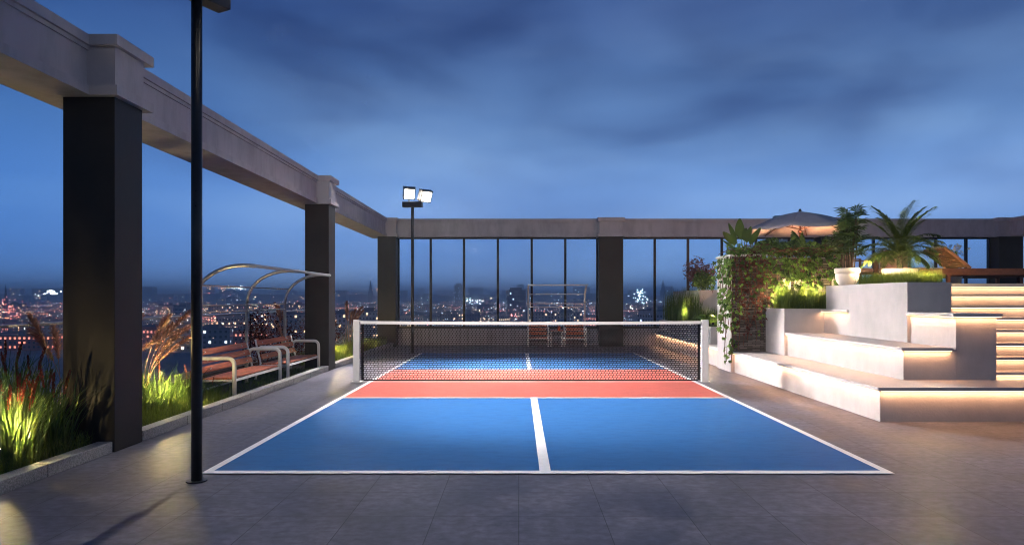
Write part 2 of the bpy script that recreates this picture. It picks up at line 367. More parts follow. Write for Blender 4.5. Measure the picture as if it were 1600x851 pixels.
def beam(x0, x1, y0, y1, side, label):
    """side: which faces carry mouldings ('x' inner face at x1, 'y' face at y0)"""
    o = thing('roof_beam', ((x0+x1)/2, (y0+y1)/2, 3.565), label, 'beam', 'mauve grey beams round the terrace')
    ox, oy, oz = o.location
    def b(n, a0, a1, b0, b1, z0, z1): MB().box(a0-ox, a1-ox, b0-oy, b1-oy, z0-oz, z1-oz).build(n, M['beam'], o)
    if side == 'x':
        b('lower_moulding', x0, x1, y0, y1, 3.565, 3.657); b('beam_web', x0+.05, x1-.05, y0, y1, 3.657, 4.062); b('upper_moulding', x0, x1, y0, y1, 4.062, 4.160)
        b('fascia_fillet', x1-.05, x1-.028, y0, y1, 4.02, 4.061)
    elif side == 'X':
        b('lower_moulding', x0, x1, y0, y1, 3.565, 3.657); b('beam_web', x0+.05, x1-.05, y0, y1, 3.657, 4.062); b('upper_moulding', x0, x1, y0, y1, 4.062, 4.160)
    else:
        b('lower_moulding', x0, x1, y0, y1, 3.566, 3.656); b('beam_web', x0, x1, y0+.05, y1-.05, 3.656, 4.061); b('upper_moulding', x0, x1, y0, y1, 4.061, 4.159)
        b('fascia_fillet', x0, x1, y0+.028, y0+.05, 4.02, 4.06)
beam(-4.90, -4.27, -6.5, 22.82, 'x', 'long mauve grey beam over the planting bed on the left')
beam(-4.272, 16.2, 22.18, 22.8, 'y', 'mauve grey beam across the back glazing')
beam(15.9, 16.5, 12.0, 22.178, 'X', 'mauve grey beam turning forward at the right corner')

# back parapet + glazing
tag(MB().box(-3.98, 16.3, 22.40, 22.62, 0, .56).build('parapet_wall', M['parapet']), 'low grey mauve wall under the back glazing', 'wall')
gz = thing('window_wall', (0, 22.46, .56), 'tall clear glazing with thin black mullions along the back', 'glass wall')
gy = 22.46
xs_l = [-3.98, -2.91, -1.81, -.69, .43, 1.54, 2.60]; xs_r = [3.40, 4.5, 5.6, 6.72, 7.85, 8.93, 9.79]; xs_q = [10.58, 11.74, 12.8, 13.8, 14.8, 15.57]
for xs in (xs_l, xs_r, xs_q):
    for i, x in enumerate(xs):
        MB().box(x-.038, x+.038, -.04, .04, 0, 2.97).build('mullion', M['black'], gz)
    f = MB(); f.box(xs[0]+.039, xs[-1]-.039, -.035, .035, 2.955, 3.004); f.box(xs[0]+.039, xs[-1]-.039, -.035, .035, .001, .07); f.build('rail', M['black'], gz)
    for a, b in zip(xs, xs[1:]):
        MB().box(a+.04, b-.04, -.006, .006, .072, 2.953).build('pane', M['glass'], gz)

# left guard rail behind the bed
rl = thing('guard_rail', (-6.05, 0, 0), 'slim dark guard rail behind the reeds and benches', 'railing')
MB().tube([(0, -5, 1.22), (0, 22.3, 1.22)], .022, 8).build('handrail', M['steel'], rl, smooth=True)
for y in (-1, 2.9, 7.6, 15.3, 22.2): MB().tube([(0, y, 0), (0, y, 1.2)], .02, 8).build('post', M['black'], rl)
tag(MB().box(-6.28, -6.16, -6.5, 22.9, 0, .18).build('bed_upstand', M['parapet']), 'low concrete upstand edging the roof behind the bed', 'wall')

# =================================================================== NET
nx0, nx1, nY = -2.945, 3.385, 12.62
net = thing('court_net', (.22, nY, 0), 'black pickleball net with white top tape between white posts', 'net')
ox = .22
def sag(x): return -.018 * (1 - ((x - .22) / 3.17) ** 2)
for sx in (-1, 1):
    xp = (nx0 - .065) if sx < 0 else (nx1 + .075)
    p = MB().box(xp-ox-.062, xp-ox+.062, -.055, .055, .012, 1.15).build('post', M['whitemetal'], net, bevel=.012)
    MB().box(xp-ox-.085, xp-ox+.085, -.08, .08, 0, .011).build('base_plate', M['whitemetal'], p)
    xi = xp - ox - sx*.062
    for zz in (.25, .62, .98): MB().box(min(xi, xi-sx*.05), max(xi, xi-sx*.05), -.006, .006, zz-.006, zz+.006).build('net_hook', M['black'], p)
t = MB(); n = 24
xs = [nx0 + (nx1-nx0)*i/n for i in range(n+1)]
for a, b in zip(xs, xs[1:]):
    za, zb = 1.128+sag(a), 1.128+sag(b)
    vs = []
    for x, zz in ((a, za), (b, zb)):
        for dy, dz in ((-.013, 0), (.013, 0), (.013, -.055), (-.013, -.055)): vs.append((x-ox, dy, zz+dz))
    t.add(vs, [(0,4,5,1),(1,5,6,2),(2,6,7,3),(3,7,4,0),(0,1,2,3),(7,6,5,4)])
t.build('top_tape', M['tape'], net)
t = MB(); t.box(nx0+.02-ox, nx0+.06-ox, -.006, .006, .03, 1.07); t.box(nx1-.055-ox, nx1-.015-ox, -.006, .006, .03, 1.07); t.box(nx0+.06-ox, nx1-.055-ox, -.006, .006, .018, .04)
t.build('edge_binding', M['netblack'], net)
m_ = MB(); rows = 27; cw = .050; hw = .0050
zr = [.04 + (1.075-.04)*i/rows for i in range(rows+1)]
for i, z0 in enumerate(zr):
    for a, b in zip(xs, xs[1:]):
        za = z0 + sag(a)*z0/1.1; zb = z0 + sag(b)*z0/1.1
        m_.add([(a-ox, -.002, za-hw), (b-ox, -.002, zb-hw), (b-ox, -.002, zb+hw), (a-ox, -.002, za+hw),
                (a-ox, .002, za-hw), (b-ox, .002, zb-hw), (b-ox, .002, zb+hw), (a-ox, .002, za+hw)], [(0,1,2,3),(7,6,5,4),(3,2,6,7),(0,4,5,1)])
for i in range(rows):
    off = .5*cw if i % 2 else 0
    x = nx0+.06+off
    while x < nx1-.06:
        z0 = zr[i]+sag(x)*zr[i]/1.1; z1 = zr[i+1]+sag(x)*zr[i+1]/1.1; d = .006
        m_.add([(x-ox-hw, -.003, z0), (x-ox+hw, -.003, z0), (x-ox+hw+d, -.003, z1), (x-ox-hw+d, -.003, z1),
                (x-ox-hw, .003, z0), (x-ox+hw, .003, z0), (x-ox+hw+d, .003, z1), (x-ox-hw+d, .003, z1)], [(0,1,2,3),(7,6,5,4),(1,5,6,2),(0,3,7,4)])
        x += cw
m_.build('netting', M['netblack'], net)

# =================================================================== FLOODLIGHT POLES
def flood(x, y, zb, rz, targets, label, en, cone, off):
    o = thing('floodlight_pole', (x, y, 0), label, 'floodlight', 'floodlight poles beside the court')
    MB().tube([(0,0,0), (0,0,zb)], .044, 20).build('pole', M['polecoat'], o, smooth=True)
    MB().lathe([(0,.012),(.085,.012),(.085,.002)], 0, 0, 24).build('base_plate', M['polecoat'], o)
    Mz = Matrix.Rotation(rz, 4, 'Z')
    MB().obox(Matrix.Translation((0,0,zb+.06)) @ Mz, .56, .16, .15).build('crossarm', M['polecoat'], o, bevel=.01)
    for i, tg in enumerate(targets):
        c = Mz @ Vector((off[i], -.02, 0)) + Vector((0, 0, zb+.38 - (.09 if i else 0)))
        d = (Vector(tg) - Vector((x, y, 0)) - c).normalized()
        q = d.to_track_quat('-Y', 'Z').to_matrix().to_4x4()
        T = Matrix.Translation(c) @ q
        h = MB(); h.obox(T, .33, .12, .34)
        for kx in range(7): h.obox(T @ Matrix.Translation((-.165+.055*kx, .085, 0)), .012, .08, .33)
        hd = h.build('lamp_head', M['polecoat'], o)
        MB().obox(T @ Matrix.Translation((0, -.066, 0)), .27, .012, .27).build('lens', M['floodface'], hd)
        br = MB(); pb = T @ Vector((0, 0, -.17)); br.tube([pb, Vector((c.x, c.y, zb+.13))], .018, 8); br.build('bracket', M['polecoat'], hd)
        pl = T @ Vector((0, -.12, 0)) + Vector((x, y, 0))
        spot('flood_lamp', pl - Vector((x, y, 0)), Vector(tg) - Vector((x, y, 0)), en, (1.0, .93, .90), cone, 1.0, .16, o).visible_glossy = False
flood(-2.715, 5.72, 4.07, R(62), [(1.3, 17.5, .8), (1.6, 12.0, 0)], 'tall black floodlight pole in the left foreground, its head cut off by the frame', E_FLOOD*.48, 84, (-.17, .25))
flood(-2.99, 19.1, 4.13, R(-6), [(-1.2, 12.2, 0), (2.6, 11.8, 0)], 'distant floodlight pole with two glaring lamps behind the net', E_FLOOD*1.65, 80, (-.09, .38))

# =================================================================== BENCHES AND SHELTERS
def arc(pts, n=8):   # quarter ellipse helper from p0 (vertical) to p1 (horizontal)
    (y0, z0), (y1, z1) = pts
    return [(y0 + (y1-y0)*(1-math.cos(a)), z0 + (z1-z0)*math.sin(a)) for a in [math.pi/2*i/n for i in range(n+1)]]
def bench(name, loc, rz, Lx, label, cat, group):
    o = thing(name, loc, label, cat, group, rz)
    st = MB(); n = 5
    for i in range(n):
        y0 = .03 + i*.094; st.box(.05, Lx-.05, y0, y0+.082, .285 - i*.004, .315 - i*.004)
    st.build('seat', M['redwood'], o, bevel=.008)
    bk = MB()
    for i in range(3):
        zc = .42 + i*.125; yc = .50 + i*.045
        bk.obox(Matrix.Translation((Lx/2, yc, zc)) @ Matrix.Rotation(R(-20), 4, 'X'), Lx-.1, .026, .10)
    bk.build('backrest', M['redwood'], o, bevel=.008)
    for x in (.02, Lx-.02):
        path = [(x, 0, 0), (x, 0, .46)] + [(x, .10-.10*math.cos(a), .50+.10*math.sin(a)) for a in [math.pi/2*i/5 for i in range(1, 6)]] + [(x, .48, .60), (x, .53, .58), (x, .56, .50)]
        MB().tube(path, .031, 12).build('arm_frame', M['whitemetal'], o, smooth=True)
        MB().tube([(x, .60, 0), (x, .54, .22), (x, .50, .30), (x, .60, .74)], .018, 8).build('rear_leg', M['whitemetal'], o, smooth=True)
        MB().tube([(x, 0, .268), (x, .52, .262)], .016, 8).build('seat_bearer', M['whitemetal'], o, smooth=True)
    MB().box(.0, Lx, .002, .026, .245, .283).build('front_rail', M['whitemetal'], o)
    MB().tube([(0, .56, .10), (Lx, .56, .10)], .014, 8).build('stretcher', M['whitemetal'], o)
    for x in (Lx*.15, Lx*.85):
        for i in range(3): MB().obox(Matrix.Translation((x, .483+i*.045, .42+i*.125)), .02, .02, .02).build('bolt', M['whitemetal'], o)
    return o
BZ = .05
bench('park_bench', (-4.25, 10.12, BZ), R(90), 1.98, 'nearer park bench of red brown slats with white frame, beside the near floodlight pole', 'bench', 'benches in the planting bed')
bench('park_bench', (-4.25, 12.47, BZ), R(90), 1.96, 'farther park bench of red brown slats, right before the second pillar', 'bench', 'benches in the planting bed')
bench('lounge_seat', (.28, 21.68, 0), 0, .69, 'left single slatted seat against the back wall, under the white frame', 'seat', 'single seats at the back wall')
bench('lounge_seat', (1.46, 21.68, 0), 0, .71, 'right single slatted seat against the back wall, next to the middle pillar', 'seat', 'single seats at the back wall')
tb = thing('side_table', (1.215, 21.9, 0), 'small side table between the two single seats', 'table')
MB().box(-.21, .21, -.2, .2, .50, .53).build('table_top', M['redwood'], tb, bevel=.004)
for a in (-.18, .18):
    for b in (-.17, .17): MB().box(a-.014, a+.014, b-.014, b+.014, 0, .499).build('leg', M['whitemetal'], tb)
cd = thing('orange_candle_jar', (1.30, 21.85, .531), 'small orange glass jar on the side table', 'jar')
MB().lathe([(0,0),(.04,0),(.05,.05),(.05,.12),(.035,.14),(.033,.14),(.045,.115),(.045,.02),(0,.02)], 0, 0, 18).build('jar_glass', M['orange'], cd, smooth=True)

def shelter(loc, rz, arches, label, mt='steel'):
    o = thing('shelter_frame', loc, label, 'shelter', 'curved metal frames over the seats', rz)
    for x in arches:
        path = [(x, .60, 0), (x, .60, 1.40)] + [(x, y, zz) for y, zz in arc([(.60, 1.40), (-.15, 1.985)], 9)] + [(x, -.33, 1.975)]
        MB().tube(path, .030, 12).build('arch', M[mt], o, smooth=True)
    a, b = arches[0], arches[-1]
    MB().tube([(a-.02, -.33, 1.975), (b+.02, -.33, 1.975)], .026, 10).build('front_bar', M[mt], o, smooth=True)
    for y, zz in ((.60, 1.385), (.60, 1.28), (.50, 1.69)):
        MB().tube([(a, y, zz), (b, y, zz)], .013, 8).build('cross_bar', M[mt], o, smooth=True)
shelter((-4.25, 10.1, BZ), R(90), [0, 1.99, 3.97], 'curved pale steel frame arching over the two park benches')
shelter((.31, 21.72, 0), 0, [0, 1.86], 'curved white steel frame over the single seats at the back', mt='whitemetal')

# =================================================================== TERRACED SEATING (right)
def slab(o, x0, x1, y0, y1, z0, z1, name='slab'):
    l = o.location; return MB().box(x0-l[0], x1-l[0], y0-l[1], y1-l[1], z0-l[2], z1-l[2]).build(name, M['slab'], o, bevel=.004)
def body(o, x0, x1, y0, y1, z0, z1, name='riser_wall', mat=None):
    l = o.location; return MB().box(x0-l[0], x1-l[0], y0-l[1], y1-l[1], z0-l[2], z1-l[2]).build(name, mat or M['plaster'], o)
def led(o, p0, p1, z, face, e=1.0):
    """strip under an overhang from p0 to p1 (xy); z = underside of the slab; face = direction (xy) the riser faces"""
    l = Vector(o.location)
    x0, x1 = sorted((p0[0], p1[0])); y0, y1 = sorted((p0[1], p1[1])); w = .011
    Lg = max(x1-x0, y1-y0)
    if x1-x0 > y1-y0:
        y = p0[1]; MB().box(x0-l.x, x1-l.x, y-w/2-l.y, y+w/2-l.y, z-.011-l.z, z-.002-l.z).build('led_strip', M['led'], o)
        area('led_light', ((x0+x1)/2-l.x, y-l.y, z-.016-l.z), Lg, .02, E_LED*Lg*e, WARM, (0,0,0), o)
    else:
        x = p0[0]; MB().box(x-w/2-l.x, x+w/2-l.x, y0-l.y, y1-l.y, z-.011-l.z, z-.002-l.z).build('led_strip', M['led'], o)
        area('led_light', (x-l.x, (y0+y1)/2-l.y, z-.016-l.z), .02, Lg, E_LED*Lg*e, WARM, (0,0,0), o)
OV = .05
t1 = thing('seating_ledge', (4.525, 8.49, 0), 'lowest and longest white seating ledge with a glowing strip under its edge', 'seating ledge', 'white terraced ledges')
body(t1, 4.525, 10.5, 8.49, 14.2, 0, .39)
body(t1, 4.525, 10.5, 14.2, 22.38, 0, .39, 'rear_wall')
slab(t1, 4.475, 10.5, 8.44, 14.198, .39, .435); slab(t1, 4.475, 10.5, 15.202, 22.38, .39, .435)
led(t1, (4.488, 8.47), (4.488, 14.19), .39, (-1, 0)); led(t1, (4.488, 15.21), (4.488, 22.3), .39, (-1, 0), .9)
led(t1, (4.52, 8.455), (10.4, 8.455), .39, (0, -1))
t2 = thing('seating_ledge', (5.23, 9.216, .435), 'middle white seating ledge, a step above the lowest one', 'seating ledge', 'white terraced ledges')
body(t2, 5.23, 5.94, 9.216, 13.2, .4352, .833)
slab(t2, 5.18, 5.868, 9.166, 10.299, .833, .878); slab(t2, 5.18, 5.938, 10.3, 13.198, .833, .878)
led(t2, (5.193, 9.19), (5.193, 13.18), .833, (-1, 0)); led(t2, (5.22, 9.18), (5.86, 9.18), .833, (0, -1))
t3 = thing('seating_ledge', (5.94, 9.216, .435), 'uppermost short white ledge left of the stairs', 'seating ledge', 'white terraced ledges')
body(t3, 5.941, 6.49, 9.216, 13.2, .4353, 1.295)
slab(t3, 5.872, 6.545, 9.166, 10.298, 1.295, 1.338); slab(t3, 5.872, 5.978, 12.132, 13.198, 1.295, 1.338, 'rear_slab')
led(t3, (5.888, 9.19), (5.888, 10.29), 1.295, (-1, 0)); led(t3, (5.90, 9.18), (6.53, 9.18), 1.295, (0, -1)); led(t3, (5.888, 12.14), (5.888, 13.19), 1.295, (-1, 0))

def planter(x0, x1, y0, y1, z0, z1, label, mat=None, w=.05):
    o = thing('planter_box', (x0, y0, z0), label, 'planter', 'built-in planters of the terrace')
    X, Y, Z = x1-x0, y1-y0, z1-z0
    m = MB(); m.box(0, X, 0, w, 0, Z); m.box(0, X, Y-w, Y, 0, Z); m.box(0, w, w, Y-w, 0, Z); m.box(X-w, X, w, Y-w, 0, Z); m.box(w, X-w, w, Y-w, .01, Z-.06)
    m.build('planter_wall', mat or M['plaster'], o)
    MB().box(w, X-w, w, Y-w, Z-.059, Z-.04).build('soil', M['soil'], o)
    return o
planter(5.90, 6.57, 10.3, 12.13, .8785, 1.79, 'big white planter block in front of the feather palm')
planter(5.17, 6.9, 13.2, 14.2, .4355, 1.347, 'white planter of lit grass below the ivy wall')
planter(4.60, 5.598, 16.3, 22.2, .4357, .87, 'low white planter of reeds and ferns beyond the net post')
planter(5.05, 5.597, 19.0, 22.2, .872, 1.785, 'raised pale planter with the pink shrub behind the ferns')
body(thing('urn_plinth', (5.98, 12.131, .8785), 'white plinth wall under the urn', 'plinth'), 5.98, 6.60, 12.131, 13.198, .8785, 1.79, 'plinth_wall')

st = thing('staircase', (6.495, 9.3, .435), 'white stairs with glowing strips under every tread', 'stairs')
for kk in range(8):
    y = 9.3 + .3*kk; zt = .525 + .1815*kk
    if kk < 7: slab(st, 6.495, 9.6, y, y+.34, zt-.035, zt, 'tread')
    body(st, 6.496, 9.6, y+.045, y+.345, .436 if kk == 0 else zt-.1815-.001, zt-.0355 if kk < 7 else 1.7385, 'riser')
    led(st, (6.51, y+.014), (9.5, y+.014), zt-.035 if kk < 7 else 1.738, (0, -1), .55)
DK = 1.795
tag(MB().box(6.905, 15.85, 11.4, 14.5, 1.74, DK).build('upper_deck', M['slab']), kind='structure')
tag(MB().box(5.60, 15.85, 14.501, 22.35, 1.74, DK).build('upper_deck', M['slab']), kind='structure')
tag(MB().box(6.602, 6.904, 12.131, 14.199, 1.741, DK-.001).build('upper_deck', M['slab']), kind='structure')
tag(MB().box(6.496, 6.904, 11.4, 12.130, 1.741, DK-.002).build('upper_deck', M['slab']), kind='structure')
tag(MB().box(6.62, 15.8, 11.75, 22.33, .436, 1.739).build('deck_base_wall', M['plaster']), 'white base wall carrying the upper deck', 'wall')
tag(MB().box(5.60, 6.61, 14.51, 22.33, .4362, 1.739).build('deck_base_wall', M['plaster']), 'white base wall behind the ivy wall', 'wall')

# pier + green wall
pr = thing('stone_pier', (4.45, 14.2, 0), 'white sided pier with dark stacked stone front, ivy hanging down it', 'pier')
MB().box(0, .72, .03, 1.0, 0, 2.43).build('pier_wall', M['plaster'], pr)
MB().box(.02, .719, 0, .029, .436, 2.42).build('stone_facing', M['stone'], pr)
MB().box(-.03, .75, -.03, 1.03, 2.431, 2.47).build('cap_stone', M['plaster'], pr, bevel=.005)
gw = thing('ivy_wall', (5.171, 14.201, .435), 'dark stacked stone wall smothered in ivy above the lit grass', 'wall')
MB().box(0, 1.57, .03, .29, 0, 1.97).build('wall_core', M['plaster'], gw)
MB().box(0, 1.57, 0, .029, 0, 1.96).build('stone_facing', M['stone'], gw)
pp = MB()
for (a, b, c_, d) in ((.35, .52, 1.30, 1.52), (.60, .78, 1.18, 1.50), (1.38, 1.56, 1.25, 1.75)): pp.box(a, b, -.02, -.001, c_, d)
pp.build('plaster_patch', M['plaster'], gw)

# =================================================================== PLANTS
def blade(m, base, h, lean, az, w, seg=4, curl=1.0):
    """a bent tapering blade"""
    d = Vector((math.cos(az), math.sin(az), 0)); s = Vector((-d.y, d.x, 0))
    ta = rng.uniform(-.7, .7); s = (s*math.cos(ta) + d*math.sin(ta))
    vs = []; fs = []
    for i in range(seg+1):
        t = i/seg; off = lean*(t**(1+curl)); zz = h*(t - .28*lean/h*t*t*t if h > 0 else t)
        p = Vector(base) + d*off + Vector((0,0,zz)); ww = w*(1 - t**1.6)*(.7+.3*t*2 if t < .5 else 1)
        if i < seg: vs += [p - s*ww/2, p + s*ww/2]
        else: vs.append(p)
    for i in range(seg-1): a = 2*i; fs.append((a, a+1, a+3, a+2))
    a = 2*(seg-1); fs.append((a, a+1, a+2))
    m.add(vs, fs)
def grass_mesh(n, rad, h, w, spread=.4):
    m = MB()
    for _ in range(n):
        a = rng.uniform(0, 6.28); r = rad*math.sqrt(rng.random())
        hh = h*rng.uniform(.55, 1.05); blade(m, (r*math.cos(a), r*math.sin(a), 0), hh, hh*spread*rng.uniform(.1, 1.2), a+rng.uniform(-.9, .9), w*rng.uniform(.6, 1.2))
    return m
def strip_grass(x0, x1, y0, y1, z, n, h, w, spread=.4):
    m = MB()
    for _ in range(n):
        hh = h*rng.uniform(.5, 1.1)
        blade(m, (rng.uniform(x0, x1), rng.uniform(y0, y1), z), hh, hh*spread*rng.uniform(.1, 1.2), rng.uniform(0, 6.28), w*rng.uniform(.6, 1.2), 3)
    return m
def spike_mesh(base, h, lean, az, L_=.16, r=.012):
    """stalk with a knobbly seed head made of many small scales"""
    st = MB(); d = Vector((math.cos(az), math.sin(az), 0))
    pt = lambda t: Vector(base) + d*lean*t*t + Vector((0,0,h*t))
    st.tube([pt(i/5) for i in range(6)], .003, 4, cap=False)
    hd = MB()
    n = 80
    for i in range(n):
        t = 1 - L_/h*(i/n); p = pt(t); a = rng.uniform(0, 6.28); rr = r*math.sin(math.pi*(.08+.86*i/n))**.5
        o = Vector((math.cos(a), math.sin(a), .6))*rr
        s = Vector((-math.sin(a), math.cos(a), 0))*.006
        hd.add([p+o*.2-s, p+o*.2+s, p+o*1.25+Vector((0,0,.012))], [(0,1,2)])
        hd.add([p+o*.2-Vector((0,0,.008)), p+o*1.1+s, p+o+Vector((0,0,.016))], [(0,1,2)])
    return st, hd
def plume_mesh(base, h, lean, az, L_=.48, r=.062, n=520):
    st = MB(); hd = MB(); d = Vector((math.cos(az), math.sin(az), 0))
    pt = lambda t: Vector(base) + d*lean*t**2.2 + Vector((0,0,h*(t-.10*t**3)))
    st.tube([pt(i/7) for i in range(8)], .004, 4, cap=False)
    for i in range(n):
        f = rng.random(); t = 1.03 - L_/h*f; p = pt(t)
        dr = (pt(t+.02)-pt(t)).normalized(); a = rng.uniform(0, 6.28)
        sd = Vector((math.cos(a), math.sin(a), rng.uniform(-.3, .5))); sd = (sd - dr*sd.dot(dr)).normalized()
        ln = r*(math.sin(math.pi*min(1, .1+.8*f))**.7)*rng.uniform(.4, 1.25)
        q = p + sd*ln + dr*ln*1.1; s = sd.cross(dr)*.0035
        hd.add([p-s, p+s, q+s*.6, q-s*.6], [(0,1,2,3)])
        q2 = q - Vector((0,0,.02)) + dr*.012
        hd.add([q-s*1.3, q+s*1.3, q2], [(0,1,2)])
    return st, hd
def leaf_poly(m, p, nrm, up, size, kind='ivy'):
    nrm = nrm.normalized(); up = (up - nrm*up.dot(nrm)).normalized(); sd = up.cross(nrm)
    if kind == 'ivy': sh = [(0,0),(.30,-.12),(.52,.12),(.34,.30),(.46,.62),(.16,.55),(0,1.0),(-.16,.55),(-.46,.62),(-.34,.30),(-.52,.12),(-.30,-.12)]
    elif kind == 'oval': sh = [(0,0),(.22,.22),(.28,.5),(.18,.8),(0,1.0),(-.18,.8),(-.28,.5),(-.22,.22)]
    else: sh = [(0,0),(.14,.4),(0,1),(-.14,.4)]
    c = Vector(p) + up*size*.4 + nrm*size*.06
    vs = [c] + [Vector(p) + sd*a*size + up*b*size - nrm*abs(a)*size*.18 for a, b in sh]
    m.add(vs, [(0, i+1, (i+1) % len(sh)+1) for i in range(len(sh))])
def bush_mesh(rx, ry, rz, n, size, kind='oval', seed=None):
    m = MB(); lob = [(Vector((rng.uniform(-.5,.5)*rx, rng.uniform(-.5,.5)*ry, rz*rng.uniform(.25,.85))), rng.uniform(.35,.62)) for _ in range(9)]
    for _ in range(n):
        c, r = rng.choice(lob); d = Vector((rng.gauss(0,1), rng.gauss(0,1), rng.gauss(0,1))).normalized()
        rr = r*rng.uniform(.35, 1.08)**.6
        p = c + Vector((d.x*rx*rr, d.y*ry*rr, d.z*rz*rr*.8))
        if p.z < .01: p.z = rng.uniform(.01, .08)
        leaf_poly(m, p, d+Vector((rng.gauss(0,.5), rng.gauss(0,.5), rng.gauss(0,.5)+.3)), Vector((rng.gauss(0,1), rng.gauss(0,1), rng.gauss(0,.8)+.5)), size*rng.uniform(.6,1.2), kind)
    return m
def shrub(loc, rx, ry, rz, n, size, mat, label, group=None, kind='oval', name='shrub'):
    o = thing(name, loc, label, 'shrub', group)
    bush_mesh(rx, ry, rz, n, size, kind).build('foliage', mat, o)
    s = MB()
    for _ in range(9):
        a = rng.uniform(0, 6.28); e = Vector((math.cos(a)*rx*.5, math.sin(a)*ry*.5, rz*rng.uniform(.6, .95)))
        s.tube([(0,0,-.02), (e.x*.3, e.y*.3, e.z*.5), e], .008, 5, r2=.003)
    s.build('stem', M['stem'], o)
    return o
def spike_light(loc, e, label, col=(1.0, .74, .32), tilt=(0, 0), name='garden_spotlight'):
    o = thing(name, loc, label, 'garden light', 'small uplights hidden in the planting')
    MB().tube([(0,0,-.06), (0,0,.05)], .007, 8).build('stake', M['black'], o)
    MB().lathe([(0,.05),(.022,.05),(.03,.06),(.033,.11),(.029,.11),(.026,.07),(0,.07)], 0, 0, 16).build('lamp_head', M['black'], o, smooth=True)
    MB().lathe([(0,.104),(.026,.104)], 0, 0, 16).build('lens', emat('spot_lens', (1, .93, .45), 30), o)
    point('uplight', (tilt[0], tilt[1], .30), e*E_SPIKE, col, .03, o)
    return o

def reed_clump(seed, h, rad, nb, nspk, label=None, wide=.016, spread=.32):
    o = thing('reed_clump', (0,0,0), label or 'reed', 'reeds', 'tall reed clumps in the planting bed')
    grass_mesh(nb, rad, h, wide, spread).build('blades', M['reed'], o)
    for i in range(nspk):
        a = rng.uniform(0, 6.28); r = rad*rng.random()
        st, hd = spike_mesh((r*math.cos(a), r*math.sin(a), 0), h*rng.uniform(.72, 1.0), rng.uniform(.05, .2), a, .22, .013)
        hd_o = hd.build('flower_spike', M['spike'], o); st.build('stalk', M['reed'], hd_o)
    return o
def pampas(h, nb, npl, lab, az0=0, azr=3.14, rad=.16, lean=.5):
    o = thing('plume_grass', (0,0,0), lab, 'plume grass', 'plume grasses in the planting bed')
    grass_mesh(nb, rad, h*.62, .015, .55).build('blades', M['reed'], o)
    for i in range(npl):
        a = az0 + rng.uniform(-azr, azr)
        st, hd = plume_mesh((rng.uniform(-.08,.08), rng.uniform(-.08,.08), 0), h*rng.uniform(.72, 1.05), lean*rng.uniform(.25, 1.15), a)
        ho = hd.build('plume', M['plume'], o); st.build('stalk', M['plume'], ho)
    return o
SZ = .05
# low front grass (uncountable)
lg = strip_grass(-4.95, -4.23, 4.6, 6.75, SZ, 5200, .24, .007, .6); lg.v = lg.v
tag(lg.build('low_grass', M['grassA']), 'low fine yellow green grass along the near kerb', 'grass', kind='stuff')
tag(strip_grass(-5.2, -4.6, 7.35, 10.05, SZ, 3000, .30, .007, .6).build('low_grass', M['grassA']), 'fine grass behind the kerb next to the nearest pillar', 'grass', kind='stuff')
tag(strip_grass(-4.6, -4.23, 7.35, 10.0, SZ, 2600, .20, .007, .6).build('low_grass', M['grassA']), 'low grass along the kerb before the benches', 'grass', kind='stuff')
tag(strip_grass(-5.6, -4.24, 10.0, 14.45, SZ, 3800, .07, .007, .6).build('lawn', M['reed']), 'dark short grass under the benches', 'grass', kind='stuff')
tag(strip_grass(-4.9, -4.23, 15.05, 21.9, SZ, 6500, .34, .010, .5).build('low_grass', M['grassA']), 'yellow green grass between the second pillar and the corner', 'grass', kind='stuff')
# tall reeds near left
protoR = [reed_clump(0, 1.02, .17, 80, 4, wide=.024, spread=.42), reed_clump(1, .92, .15, 75, 2, wide=.026, spread=.45), reed_clump(2, .80, .16, 85, 4, wide=.024, spread=.5)]
spots = [(-4.75, 5.55), (-4.92, 5.95), (-4.66, 6.15), (-5.15, 6.25), (-5.45, 6.6), (-4.82, 6.52), (-5.3, 5.8), (-5.7, 6.3), (-4.45, 6.0), (-5.05, 6.85), (-5.5, 7.2), (-4.50, 6.55), (-5.75, 7.6), (-5.25, 7.45)]
names = ['at the left frame edge beside the glowing uplight', 'just behind the glowing uplight', 'with red spikes in front of the nearest pillar', 'in the second row behind the uplight', 'in the back row near the railing',
         'pressed against the front of the nearest pillar', 'in the back row at the left frame edge', 'nearest the railing on the far left', 'low at the kerb left of the nearest pillar', 'beside the left side of the nearest pillar',
         'behind the left side of the nearest pillar', 'at the kerb touching the nearest pillar', 'at the railing behind the nearest pillar', 'half hidden behind the nearest pillar']
for i, (x, y) in enumerate(spots):
    p = protoR[i % 3]; o = p if i < 3 else copy_tree(p)
    o.location = (x, y, SZ); o.rotation_euler = (0, 0, rng.uniform(0, 6.28)); s = rng.uniform(.85, 1.1); o.scale = (s, s, s)
    o['label'] = 'tall green reed clump ' + names[i]
# strap leaved lit clumps between pillar and pole
protoS = reed_clump(5, .66, .20, 70, 1, wide=.030, spread=.75)
for i, (x, y, s, lb) in enumerate([(-4.72, 8.45, 1, 'nearest the pillar'), (-4.75, 9.0, 1.1, 'over the bright uplight'), (-4.62, 9.5, .9, 'left of the floodlight pole'), (-4.78, 9.9, .7, 'behind the floodlight pole'), (-5.1, 8.2, 1.1, 'in the second row'), (-4.55, 10.02, .55, 'by the near bench leg')]):
    o = protoS if i == 0 else copy_tree(protoS)
    o.location = (x, y, SZ); o.rotation_euler = (0,0,rng.uniform(0,6.28)); o.scale = (s,s,s)
    o['label'] = 'arching yellow green strap leaf clump ' + lb
def put(o, x, y, s=1, rz=0): o.location = (x, y, SZ); o.scale = (s,s,s); o.rotation_euler = (0,0,rz)
put(pampas(1.50, 60, 7, 'big tawny plume grass with feathery heads just right of the nearest pillar', R(-12), .75, rad=.2, lean=1.0), -5.15, 8.3)
